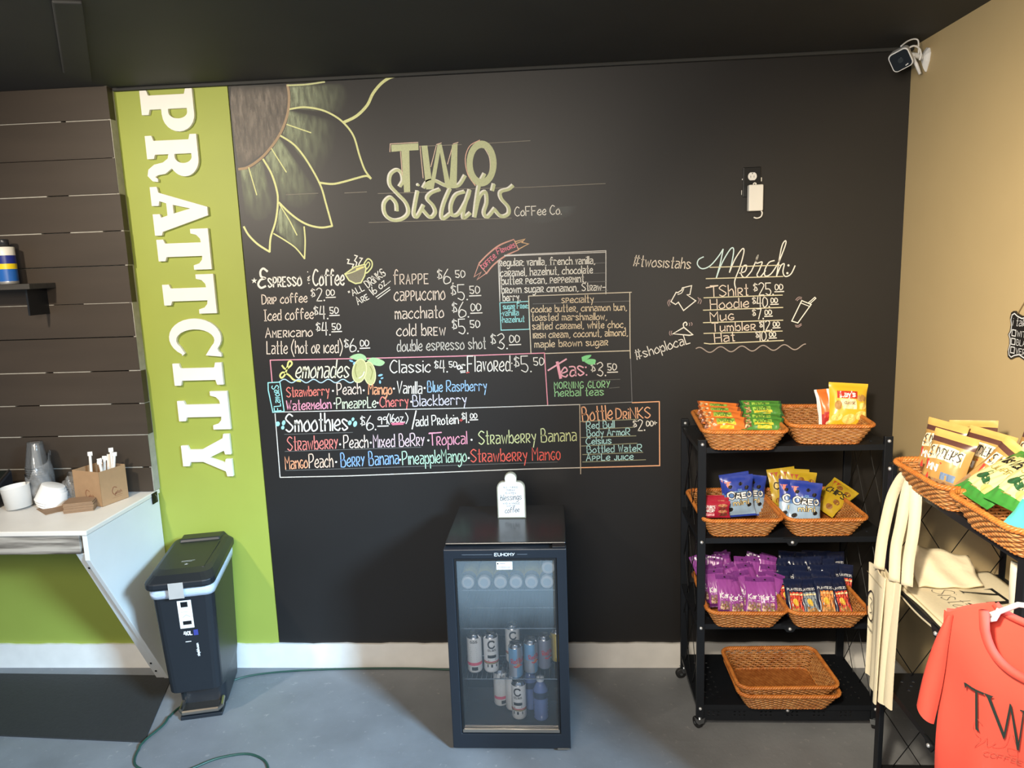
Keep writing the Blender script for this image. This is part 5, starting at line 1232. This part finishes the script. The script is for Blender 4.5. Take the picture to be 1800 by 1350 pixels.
# --- purple and navy bags
ORD = ['leftmost', 'second from left', 'third from left', 'fourth from left', 'fifth from left', 'sixth from left']
ROWN = ['back row', 'second row from the back', 'middle row', 'second row from the front', 'front row']
b = Bag(.070, .145, .026, 41, .05)
pur = b.body('snack_bag', [foil('purple', '9a4aa0', .28, .10), foil('purple_header', '7a3a86', .22), foil('deep_purple', '5e1f66', .3)], None, lambda u, v: 1 if v > .86 else (2 if v < .07 else 0)); tag(pur, '', 'snack bag', 'purple snack bags on the third shelf')
f, g = b.f(.0011), b.f(.0018)
def mix_(mb):
    rectd(mb, f, -.026, .012, .026, .044, 0); r = random.Random(4)
    for k in range(26): ovald(mb, b.f(.0015), r.uniform(-.022,.022), r.uniform(.014,.042), r.uniform(.003,.006), r.uniform(.003,.005), 1+k % 4, 1, 8)
deco('nut_picture', [pm('window_mauve', '8a6a72', .5), pm('nut_cream', 'e0c8a8', .6), pm('nut_brown', '8a5a3a', .6), pm('nut_green', '8a8a3a', .6), pm('nut_pink', 'd8a0a8', .6)], pur, mix_)
deco('lettering', [WHT], pur, lambda mb: (write(mb, "Kar's", g, (-.026,.054), (.026,.058), .018, .0032, 0, .12), mb.ribbon([(-.022,.049),(.026,.052)], .002, g)))
deco('hang_hole', [INK], pur, lambda mb: ovald(mb, f, 0, .134, .004, .003, 0, 1, 10))
rows = [  # y, base pixel y, lean, pixel xs
 (-.205, 1030, 8, [1248,1270,1290,1312,1332]), (-.262, 1041, 14, [1251,1273,1296,1318,1340]), (-.325, 1056, 24, [1256,1279,1303,1327,1350]), (-.385, 1068, 30, [1266,1292,1322,1345,1362]), (-.440, 1080, 34, [1277,1300,1326,1352])]
r = random.Random(12); first = True
for k, (y, py, ln_, xs_) in enumerate(rows):
    for j, px in enumerate(xs_):
        o = pur if first else dup(pur); first = False
        o['label'] = f'purple snack bag, {ORD[j]} in the {ROWN[k]} of its basket'
        pose(o, at(px+r.uniform(-2,2), py+r.uniform(-3,3), y+r.uniform(-.008,.008)), ra(ln_+r.uniform(-8,8)), ra(r.uniform(-22,22) if k < 4 else r.uniform(-9,11)), ra(r.uniform(-18,18)))
b = Bag(.072, .142, .022, 51, .05)
def navy(mat_a, mat_b, nm):
    o = b.body('peanut_bag', [foil('navy', '151d3a', .25, .12), foil('navy_header', '1b2340', .22), ], None, lambda u, v: 1 if v > .84 else 0); tag(o, '', 'snack bag', 'navy peanut bags on the third shelf')
    f, g, g3 = b.f(.0011), b.f(.0017), b.f(.0023)
    def pic(mb):
        rectd(mb, f, -.020, .012, .030, .088, 0); rectd(mb, g, -.020, .076, .030, .082, 1); r_ = random.Random(9)
        for k in range(16): ovald(mb, g, r_.uniform(-.014,.026), r_.uniform(.014,.042), .006, .0045, 2+k % 2, 1, 8, r_.uniform(0,3))
        ovald(mb, g3, .0, .05, .010, .014, 4, 2, 12, .4)
    deco('nut_picture', [mat_a, mat_b, pm('peanut_tan', 'c89a58', .6), pm('peanut_dark', '9a6a3a', .6), pm('peanut_gold', 'e8c248', .5)], o, pic)
    deco('lettering', [WHT], o, lambda mb: write(mb, 'PLANTERS', g, (-.028,.094), (.030,.094), .0088, .0015))
    return o
n1 = navy(pm('panel_red', 'd0452c', .5), pm('panel_cream', 'f0d8a0', .5), 0); n2 = navy(pm('panel_grey', '8a97a0', .5), pm('panel_cream', 'f0d8a0', .5), 1); n3 = navy(pm('panel_orange', 'e09048', .5), pm('panel_peach', 'f0b878', .5), 2)
rows = [(-.200, 1030, 14, [1378,1402,1426,1450,1472]), (-.262, 1044, 22, [1378,1406,1434,1462]), (-.325, 1058, 30, [1382,1408,1438,1468,1484]), (-.385, 1069, 34, [1386,1412,1442,1472]), (-.440, 1082, 38, [1400,1428,1458,1488])]
used = set(); kinds = [[0,1,0,2,0],[0,1,0,0],[0,0,1,2,0],[0,1,2,0],[0,1,2,0]]
PANEL = ['red', 'grey', 'orange']
for k, (y, py, ln_, xs_) in enumerate(rows):
    for j, px in enumerate(xs_):
        q = kinds[k][j]; src = (n1, n2, n3)[q]; o = src if q not in used else dup(src); used.add(q)
        o['label'] = f'navy peanut bag ({PANEL[q]} panel), {ORD[j]} in the {ROWN[k]}'
        pose(o, at(px+r.uniform(-2,2), py+r.uniform(-2,2), y+r.uniform(-.006,.006)), ra(ln_+r.uniform(-4,4)), ra(r.uniform(-6,10)), ra(r.uniform(-8,8)))

# --- pretzel bags on the right cart
b = Bag(.125, .185, .055, 61)
snd = b.body('pretzel_bag', [foil('tan', 'b78f52', .35), foil('brown_header', '5a3a34', .35), foil('gold_top', 'd0a860', .3), foil('clear_brown', '9a7a58', .3)], None, lambda u, v: 2 if v > .90 else (1 if v > .80 else (3 if v < .28 else 0)), 14, 26); tag(snd, '', 'pretzel bag', 'pretzel bags on the right cart')
f, g, g3 = b.f(.0012), b.f(.0020), b.f(.0028)
def snp(mb):
    mb.grid(lambda a, c_: f(-.050+.100*a, .098+.040*c_+.006*math.sin(PI*a)), 10, 4, 0); mb.add([f(-.050,.096), f(.002,.096), f(-.008,.040), f(-.040,.040)], [(0, 3, 2, 1)], 1)
    rectd(mb, f, .006, .052, .046, .072, 2); r_ = random.Random(3)
    for k in range(12): ovald(mb, f, r_.uniform(-.045,.045), r_.uniform(.018,.040), .010, .006, 3, 1, 9, r_.uniform(0,3))
deco('printed_panel', [pm('panel_ivory', 'f0e2c4', .5), pm('panel_scarlet', 'c23a34', .5), pm('panel_blue', '6f86a8', .5), pm('pretzel_brown', '6b4424', .6)], snd, snp)
deco('lettering', [INK, WHT], snd, lambda mb: (write(mb, "SNYDER'S", g, (-.046,.110), (.046,.110), .025, .0029), write(mb, 'MINI', g3, (-.038,.070), (-.006,.070), .018, .0042, 1)))
SN = [((1.215,-.965,1.150),14,-6,-40,'pretzel bag standing at the back corner of the far right-cart basket'), ((1.085,-.985,1.158),10,4,-62,'pretzel bag at the left front corner of the far right-cart basket'), ((1.145,-1.075,1.155),16,8,-52,'pretzel bag in the middle of the far right-cart basket'),
      ((1.050,-1.085,1.150),12,6,-58,'pretzel bag leaning on the front rim of the far right-cart basket'), ((1.100,-1.175,1.165),12,34,-50,'tilted pretzel bag with its ivory name panel in full view'), ((1.250,-1.13,1.165),12,10,-60,'pretzel bag by the beige wall, only its gold top showing'), ((1.27,-1.30,1.155),14,-20,-60,'pretzel bag behind the green chip bags, nearest the camera')]
SN = [((p[0]-.014, p[1]+.022, p[2]-.012), a_+6, b_, c_, d_) for p, a_, b_, c_, d_ in SN]
for k, (p, ln_, rl_, rz_, lb_) in enumerate(SN):
    o = snd if k == 0 else dup(snd); o['label'] = lb_; pose(o, p, ra(ln_), ra(rl_), ra(rz_))
# --- jalapeno chips
b = Bag(.170, .225, .055, 71, .06)
mv = b.body('kettle_chip_bag', [foil('leaf_green', '3f8a3a', .35, .15), foil('pale_yellow', 'e6dc9a', .4, .04)], None, lambda u, v: 1 if ((u-.5)/.47)**4+((v-.52)/.36)**4 < 1 else 0, 26, 34); tag(mv, 'green and cream jalapeno chip bag leaning in the nearest basket, fully visible', 'chip bag', 'green jalapeno chip bags')
f, g = b.f(.0013), b.f(.0021)
def pep(mb):
    ovald(mb, f, -.034, .078, .022, .013, 0, 2, 14, .35); ovald(mb, f, -.006, .070, .026, .012, 0, 2, 14, -.45); mb.ribbon(smooth_pts([(-.030,.088),(-.026,.100),(-.020,.104)], 4), .003, g); mb.ribbon(smooth_pts([(-.012,.080),(-.010,.094),(-.006,.098)], 4), .003, g); ovald(mb, f, .030, .046, .024, .016, 1, 2, 14)
deco('pepper_picture', [pm('pepper_green', '2f5a38', .4), pm('crisp_gold', 'e0c070', .5)], mv, pep)
deco('lettering', [INK, pm('olive_print', '8a7a3a', .5)], mv, lambda mb: (write(mb, "Miss", g, (-.068,.150), (-.022,.150), .036, .0055, 0, .15), write(mb, "Vickie's", g, (-.016,.146), (.068,.146), .036, .0055, 0, .15), write(mb, 'JALAPEñO', g, (-.046,.112), (.050,.112), .020, .0024, 1), mb.ribbon([(-.04,.034),(.0,.034)], .002, g, 1)))
mv.scale = (.84, .84, .84); pose(mv, (1.018, -1.262, 1.198), ra(57), ra(8), ra(-80))
o = dup(mv, label='green jalapeno chip bag behind, cut off by the right photo edge'); pose(o, (1.030, -1.385, 1.216), ra(52), ra(4), ra(-78))
b = Bag(.150, .19, .05, 81)
aq = b.body('chip_bag', [foil('aqua', '58c8c0', .3), foil('white', 'eef2f2', .35)], None, lambda u, v: 1 if v > .42-.2*u else 0); tag(aq, 'aqua and white chip bag at the right photo edge', 'chip bag')
f = b.f(.0013); deco('small_print', [pm('grey_ink', '4a4a4c', .6)], aq, lambda mb: [mb.ribbon([(-.03,.10+.012*k),(.01,.10+.012*k)], .0018, f) for k in range(4)])
deco('green_mark', [pm('mint_print', '3fae84', .5)], aq, lambda mb: mb.add([f(-.02,.05), f(.04,.07), f(.03,.02)], [(0, 2, 1)]))
pose(aq, (1.005, -1.530, 1.200), ra(42), ra(-4), ra(-72))

# ================================================================ canvas totes
M_canv = pm('natural_canvas', 'e3d7b8', .85, 0, .05, 120, .15); M_seam = pm('canvas_seam', 'b9a983', .9)
th_ = thing('canvas_tote', 'natural canvas tote hanging by its straps from the right cart corner', 'tote bag', (1.0, -.86, 0), 0, 'canvas tote bags')
O = (1.0, -.86, 0)
def tote_layer(nm, x0, ya, yb, zt, zb, zb2, ph, depth=.004):
    mb = MB()
    def fn(sd):
        def q(u, v):
            y = ya+(yb-ya)*u; zbot = zb+(zb2-zb)*u; z = zbot+(zt-zbot)*v
            x = x0+.010*math.sin(u*5.5+ph)*(1-.4*v)+.008*math.sin(u*11+ph*2)*(1-v)+sd*depth/2
            return (x-O[0], y-O[1]+.012*math.sin(v*3+ph)*(u-.5), z)
        return q
    A_, B_ = fn(-1), fn(1); n, m2 = 20, 16
    mb.grid(A_, n, m2); mb.grid(B_, n, m2); mb.grid(lambda u, v: A_(u, 1) if v < .5 else B_(u, 1), n, 1); mb.grid(lambda u, v: A_(u, 0) if v < .5 else B_(u, 0), n, 1)
    mb.grid(lambda u, v: A_(0, v) if u < .5 else B_(0, v), 1, m2); mb.grid(lambda u, v: A_(1, v) if u < .5 else B_(1, v), 1, m2)
    return mb.build(nm, M_canv, th_, smooth=True)
tote_layer('front_panel', .980, -.800, -.925, .835, .45, .415, .2)
tote_layer('gusset', .990, -.86, -.948, .832, .45, .42, 1.1)
tote_layer('back_panel', 1.000, -.80, -.972, .838, .46, .425, .6)
hm = MB(); hm.ribbon([(-.802,.806),(-.924,.806)], .002, lambda u, v: (.9745+.010*math.sin((u+.795)/-.15*5.5+.2)*.6-O[0]-.003, u-O[1], v)); hm.build('hem_seam', M_seam, th_, fix=False)
def on_x(px, py, x):
    d = CF+CR*((px-900)/FPX)+CU*((675-py)/FPX); t = (x-CC.x)/d.x; return CC+d*t
for x_, x2, pth in ((1.012, .980, [(1600,826),(1586,838),(1570,868),(1560,905),(1551,950),(1545,1000)]), (1.016, .988, [(1604,836),(1594,866),(1584,920),(1575,965),(1572,1022)]), (1.022, .998, [(1606,832),(1610,870),(1606,930),(1597,985),(1594,1030)])):
    P = smooth_pts([tuple(on_x(q[0], q[1], x_+(x2-x_)*i/(len(pth)-1))) for i, q in enumerate(pth)], 5)
    mb = MB(); n = len(P)
    L_ = [(p[0]-O[0]-.0125, p[1]-O[1]+.009, p[2]) for p in P]; R_ = [(p[0]-O[0]+.0125, p[1]-O[1]-.009, p[2]) for p in P]
    mb.add(L_+R_, [(i, i+1, n+i+1, n+i) for i in range(n-1)])
    h_ = mb.build('strap', M_canv, th_, smooth=True); md = h_.modifiers.new('thick', 'SOLIDIFY'); md.thickness = .003
lg2 = MB(); fl_ = lambda u, v: (.9755+.010*math.sin((u+.795)/-.15*5.5+.2)*.7-O[0]-.0045, u-O[1], v)
ci = [(-.832+.026*math.cos(i*PI/12), .70+.050*math.sin(i*PI/12)) for i in range(24)]; lg2.ribbon(ci, .005, fl_, closed=True)
lg2.ribbon(smooth_pts([(-.822,.725),(-.840,.72),(-.828,.70),(-.842,.685),(-.826,.675)], 4), .0025, fl_); write(lg2, 'coffee', fl_, (-.812,.628), (-.852,.622), .010, .0014)
lg2.build('round_emblem', INK, th_, fix=False)

tf = thing('canvas_tote', 'natural canvas tote with dark lettering lying flat on the right cart shelf', 'tote bag', (1.2, -1.1, LV[1]), 0, 'canvas tote bags')
def flat(u, v, e=0):     # u 0..1 across x (front to wall), v 0..1 along -y
    x = 1.030+.325*u; y = -.775-.60*v-.02*u
    z = LV[1]+.010+.006*math.sin(u*7+v*4)*math.sin(v*9+1)+.004*math.sin(u*15)+e
    if u < .06: z -= (.06-u)*.35
    return (x-1.2, y+1.1, z-LV[1]-.002)
mb = MB(); mb.grid(flat, 30, 36); o = mb.build('canvas_body', M_canv, tf, smooth=True); md = o.modifiers.new('thick', 'SOLIDIFY'); md.thickness = .009; md.offset = -1 if False else -.9
mb = MB(); mb.ribbon([(.05,.04),(.05,.6)], .006, lambda u, v: flat(u, v, .0012)); mb.build('hem_seam', M_seam, tf, fix=False)
# print: reads along -y with its tops towards the wall
pt_ = MB(); fp = lambda u, v: flat(.50+v/.325, .26+u/.60, .0022)
def serif_T(mb, f, x, y, k=1, mi=0):
    mb.add([f(x-.034*k, y+.094*k), f(x+.040*k, y+.100*k), f(x+.040*k, y+.092*k), f(x-.034*k, y+.086*k)], [(0, 3, 2, 1)], mi); mb.add([f(x-.034*k, y+.090*k), f(x-.034*k, y+.072*k), f(x-.029*k, y+.086*k)], [(0, 1, 2)], mi)
    mb.add([f(x-.004*k, y), f(x+.004*k, y), f(x+.004*k, y+.090*k), f(x-.004*k, y+.090*k)], [(0, 1, 2, 3)], mi); mb.add([f(x-.012*k, y), f(x+.012*k, y), f(x+.004*k, y+.006*k), f(x-.004*k, y+.006*k)], [(0, 1, 2, 3)], mi)
def serif_W(mb, f, x, y, k=1, mi=0):
    for a, b_, w_ in (((.0,.094),(.034,-.016),.013), ((.034,-.016),(.058,.070),.004), ((.058,.070),(.086,-.016),.011), ((.086,-.016),(.118,.094),.004)): mb.ribbon([(x+a[0]*k, y+a[1]*k), (x+b_[0]*k, y+b_[1]*k)], w_*k, f, mi)
    for a in (0, .118): mb.ribbon([(x+(a-.012)*k, y+.094*k), (x+(a+.012)*k, y+.094*k)], .004*k, f, mi)
serif_T(pt_, fp, .0, .0, 1.15); serif_W(pt_, fp, .045, .0, 1.15)
pt_.ribbon(smooth_pts([(.21+.05*math.cos(i*PI/10)*.9, .055+.055*math.sin(i*PI/10)) for i in range(21)], 2), .007, fp)
pt_.build('printed_letters', INK, tf, fix=False)
sc2 = MB(); write(sc2, 'Sistahs', fp, (-.03,-.075), (.16,-.055), .055, .0022, 0, .25); sc2.build('printed_script', pm('grey_script', '6f6a62', .7), tf, fix=False)

tb = thing('canvas_tote', 'folded canvas tote slumped at the back of the right cart shelf', 'tote bag', (1.22, -.87, LV[1]), 0, 'canvas tote bags')
def slump(u, v):     # a folded sheet leaning back on the end wires, its front edge on the shelf
    x = 1.082+.19*u; k = v**1.15; y = -.915+.095*k+.004*math.sin(u*9+v*3); z = LV[1]+.019+(.098-.045*u)*k+.003*math.sin(u*14+v*6)+(.006 if v > .62 else 0)
    return (x-1.22, y+.87, z-LV[1])
mb = MB(); mb.grid(slump, 18, 12); o = mb.build('canvas_body', M_canv, tb, smooth=True); md = o.modifiers.new('thick', 'SOLIDIFY'); md.thickness = .008
# crumpled white plastic on the third shelf of the right cart
cb_ = MB(); rq = random.Random(6)
def crump(u, v):
    a = u*2*PI; k = 1+.25*math.sin(3*a+4*v)+.15*math.sin(7*a-3*v); r_ = .045*math.sin(PI*min(max(v,.0),1))**.6*k; return (r_*math.cos(a)*.8, r_*math.sin(a), .001+.11*v)
cb_.grid(crump, 24, 10)
tag(cb_.build('plastic_bag', pm('white_plastic_film', 'd9d8d4', .35, 0, .1, 30), smooth=True, loc=(1.21, -.86, LV[2]+.002), fix=False), 'crumpled white plastic bag on the lower shelf behind the hanging tote', 'bag')

# ================================================================ coral T-shirt on a hanger
TH = ra(52)
UU = Vector((math.cos(TH), -math.sin(TH), 0)); VV = Vector((0, 0, 1)); NN = Vector((-math.sin(TH), -math.cos(TH), 0))   # NN faces the camera side
P0 = on_wall(1706, 1192, -1.60)
def on_shirt(px, py):
    d = CF+CR*((px-900)/FPX)+CU*((675-py)/FPX); t = (P0-CC).dot(NN)/d.dot(NN); q = CC+d*t-P0
    return (q.dot(UU), q.dot(VV))
ts = thing('t_shirt', 'coral T-shirt with dark lettering hanging on a white hanger beside the right cart', 'T-shirt', P0, 0)
M_cor = pm('coral_jersey', 'd34c3c', .8, 0, .04, 60, .06); M_cor2 = pm('coral_rib', 'c64436', .8, 0, .05, 90, .1)
Nk = on_shirt(1738, 1065); Sh = on_shirt(1671, 1074); Sl1 = on_shirt(1615.5, 1231); Sl2 = on_shirt(1648, 1268); col = on_shirt(1760, 1128)
AC = Nk[0]+.105
def fold(a, b): 
    k = max(0, min(1, (.12-b)/.5)); return .010*math.sin(a*28+1)*k+.007*math.sin(a*55+b*6)*k+.004*math.sin(b*22+a*17)
def sp(a, b, e=0): q = UU*a+VV*b+NN*(fold(a, b)+e); return tuple(q)
def btop(a):
    if a > AC: a = 2*AC-a
    if a < Sh[0]: return Sh[1]
    if a < Nk[0]: t = (a-Sh[0])/(Nk[0]-Sh[0]); return Sh[1]+(Nk[1]-Sh[1])*(t**.8)
    t = (AC-a)/(AC-Nk[0]); return Nk[1]-.112*math.sqrt(max(0, 1-t**2.6))
aL = Sl2[0]; HEM = -.42
def front(u, v):
    a = aL+(2*AC-2*aL)*u; bt = btop(a); return sp(a, HEM+(bt-HEM)*v, .018*math.sin(PI*u)**.5)
mb = MB(); mb.grid(front, 60, 34); mb.build('front_panel', M_cor, ts, smooth=True)
def backp(u, v):
    a = aL+(2*AC-2*aL)*u; am = a if a < AC else 2*AC-a
    bt = btop(a) if am < Nk[0] else Nk[1]-.022*math.sqrt(max(0, 1-((AC-am)/(AC-Nk[0]))**2.4))
    return sp(a, HEM+(bt-HEM)*v, -.012-.018*math.sin(PI*u)**.5)
mb = MB(); mb.grid(backp, 60, 20); mb.build('back_panel', M_cor, ts, smooth=True)
for mir in (0, 1):
    def slv2(sd):
        def q(u, v):   # u from seam to outer edge, v from hem to shoulder
            s0 = (Sl2[0]+(Sh[0]+.012-Sl2[0])*v, Sl2[1]+(Sh[1]-Sl2[1])*v)
            s1 = (Sl1[0]+(Sh[0]-Sl1[0])*v, Sl1[1]+(Sh[1]-.004-Sl1[1])*v)
            bul = .010*math.sin(PI*v)
            a = s0[0]+(s1[0]-s0[0])*u-bul*u; b_ = s0[1]+(s1[1]-s0[1])*u
            if mir: a = 2*AC-a
            return sp(a, b_, sd*(.004+.022*math.sin(PI*min(1,u+.02))**.5*(1-.6*v))+(.004 if sd > 0 else -.004))
        return q
    mb = MB(); mb.grid(slv2(1), 12, 20); mb.grid(slv2(-1), 12, 20); mb.build('sleeve', M_cor, ts, smooth=True)
cl = MB(); P = []
for i in range(41):
    a = Nk[0]+(2*AC-2*Nk[0])*i/40; P.append(sp(a, btop(a)-.004, .024))
cl.tube(P, .0095, 8)
P = [sp(Nk[0]+(2*AC-2*Nk[0])*i/20, Nk[1]-.004-.022*math.sqrt(max(0, 1-abs(1-i/10)**2.4)), -.026) for i in range(21)]; cl.tube(P, .008, 8)
cl.build('collar', M_cor2, ts, smooth=True)
nl = MB(); nl.grid(lambda u, v: sp(AC-.030+.05*u, Nk[1]-.095+.06*v, -.024), 2, 2); nl.build('neck_label', INK, ts, fix=False)
fs = lambda px, py: sp(*on_shirt(px, -py), .026)
pr2 = MB()
def PX(mb, pts, mi=0): mb.add([fs(1640+x/4.219, -(1030+y/4.219)) for x, y in pts], [tuple(range(len(pts)))], mi)
PX(pr2, [(275,680),(292,684),(340,712),(372,728),(430,752),(430,768),(372,744),(336,730),(298,704),(284,728)])
PX(pr2, [(364,738),(380,744),(378,1010),(392,1042),(362,1026),(360,1006)])
PX(pr2, [(425,750),(500,780),(478,792),(572,1085),(558,1108),(452,784)]); PX(pr2, [(556,1085),(570,1090),(624,860),(614,832)]); PX(pr2, [(612,832),(626,845),(668,1150),(652,1195)]); PX(pr2, [(655,1190),(665,1195),(720,900),(712,885)]); PX(pr2, [(690,880),(745,895),(745,905),(690,892)])
pr2.ribbon([(1640+(840+75*math.cos(i*PI/14))/4.219, -(1030+(1075+135*math.sin(i*PI/14))/4.219)) for i in range(28)], 4.2, fs, closed=True)
pr2.build('printed_letters', pm('dark_green_black_ink', '1d2a24', .6), ts, fix=False)
sc3 = MB()
for pth in ([(408,985),(372,948),(335,990),(360,1050),(395,1085),(350,1140),(420,1105)], [(420,1105),(440,1080),(445,1145),(500,1120)], [(500,1120),(480,1150),(560,1150),(600,1060)], [(640,1180),(580,1165),(590,1215),(640,1222)], [(620,1060),(650,1200),(640,1290),(675,1300)]):
    sc3.ribbon(smooth_pts([(1640+x/4.219, -(1030+y/4.219)) for x, y in pth], 6), .9, fs)
write(sc3, 'COFFEE', fs, (1738.5, -1315.5), (1800, -1338), 8, 1.2, 0)
sc3.build('printed_script', pm('dusky_script', 'b0503f', .7), ts, fix=False)
# hanger
hg2 = thing('clothes_hanger', 'white plastic hanger inside the neck of the coral T-shirt', 'hanger', P0, 0)
M_hang = pm('hanger_white', 'e9e7e4', .35, 0, .02)
hx = MB(); nb = Nk[1]+.004
hx.tube([sp(Sh[0]+.03, Sh[1]-.012, -.004), sp(Nk[0]+.006, nb-.022, -.004), sp(Nk[0]+.05, nb+.016, -.004), sp(AC, nb+.030, -.004), sp(2*AC-Nk[0]-.05, nb+.016, -.004), sp(2*AC-Nk[0]-.006, nb-.022, -.004), sp(2*AC-Sh[0]-.03, Sh[1]-.012, -.004)], .0055, 10)
hx.build('shoulder_bar', M_hang, hg2, smooth=True)
MB().tube([sp(Nk[0]+.018, nb-.006, -.002), sp(Nk[0]+.012, nb-.028, .003), sp(Nk[0]+.004, nb-.032, .006)], .0055, 8).build('strap_notch', M_hang, hg2, smooth=True)
hk = MB().tube(smooth_pts([sp(AC, nb+.033, -.004), sp(AC, nb+.085, -.004), sp(AC-.012, nb+.11, -.004), sp(AC+.008, nb+.128, -.004), sp(AC+.028, nb+.112, -.004)], 6), .003, 8); hk.build('hook', pm('bright_steel', 'b9bcc0', .25, 1), hg2, smooth=True)
# pale cloth hanging behind the shirt
cw = thing('canvas_tote', 'pale canvas tote hanging behind the coral T-shirt at the photo edge', 'tote bag', (1.10, -1.30, .80), 0, 'canvas tote bags')
def pale(u, v): return (.005+.10*u+.008*math.sin(v*5+u*4), -.02-.20*u+.004*math.sin(9*u), -.10+.36*v*(1-.1*u))
mb = MB(); mb.grid(pale, 14, 14); o = mb.build('canvas_body', pm('pale_canvas', 'e4dcc6', .85, 0, .05, 100, .1), cw, smooth=True); md = o.modifiers.new('thick', 'SOLIDIFY'); md.thickness = .008

# ================================================================ hanging plaque on the beige wall
def on_right(px, py, x=XR-.009):
    d = CF+CR*((px-900)/FPX)+CU*((675-py)/FPX); t = (x-CC.x)/d.x; return CC+d*t
pq = on_right(1773, 588)
pl = thing('hanging_plaque', 'small black curvy-edged coffee plaque hanging on the beige wall', 'plaque', (XR, pq.y, pq.z), 0)
half = [(0,0),(.008,.012),(.010,.030),(.004,.052),(.008,.068),(.020,.074),(.036,.066),(.060,.060)]
up_ = half+[(.115,.076)]+[(.23-a, b_) for a, b_ in reversed(half)]
outl = up_+[(a, -b_) for a, b_ in reversed(up_[1:-1])]
def pf(u, v, d): return (-d, -u, v)
MB().prism(outl, [], pf, .003, .012).build('board', pm('plaque_black', '1e1c1c', .5, 0, .15, 30), pl, bevel=.001)
po = MB(); inner = [(.115+(a-.115)*.93, b_*.90) for a, b_ in outl]; po.ribbon(inner, .0035, lambda u, v: pf(u, v, .0126), closed=True)
po.build('white_outline', WHT, pl, fix=False)
for k, z_ in enumerate((.008, -.018, -.044)):
    cb2 = MB(); cb2.ribbon([(.022, z_-.009), (.040, z_-.009), (.040, z_+.009), (.022, z_+.009)], .003, lambda u, v: pf(u, v, .0126), closed=True); cb2.build('check_box', WHT, pl, fix=False)
pt2 = MB(); fpq = lambda u, v: pf(u, v, .0126)
write(pt2, 'i take my', fpq, (.022,.030), (.150,.034), 0.024, .0020, 0, .15)
for t_, z_, w_ in (('WITH',-.001,.062), ('BLACK',-.027,.075), ('VERY',-.053,.062)): write(pt2, t_, fpq, (.047, z_), (.047+w_, z_), .017, .0019)
pt2.build('lettering', WHT, pl, fix=False)
MB().tube([(-.007,-.028,.060),(-.006,-.115,.175),(-.007,-.20,.060)], .0014, 6).build('cord', pm('jute_cord', '8a7350', .8), pl)
MB().tube([(-.0005,-.115,.174),(-.014,-.115,.178)], .003, 8).build('nail', M_bolt, pl)
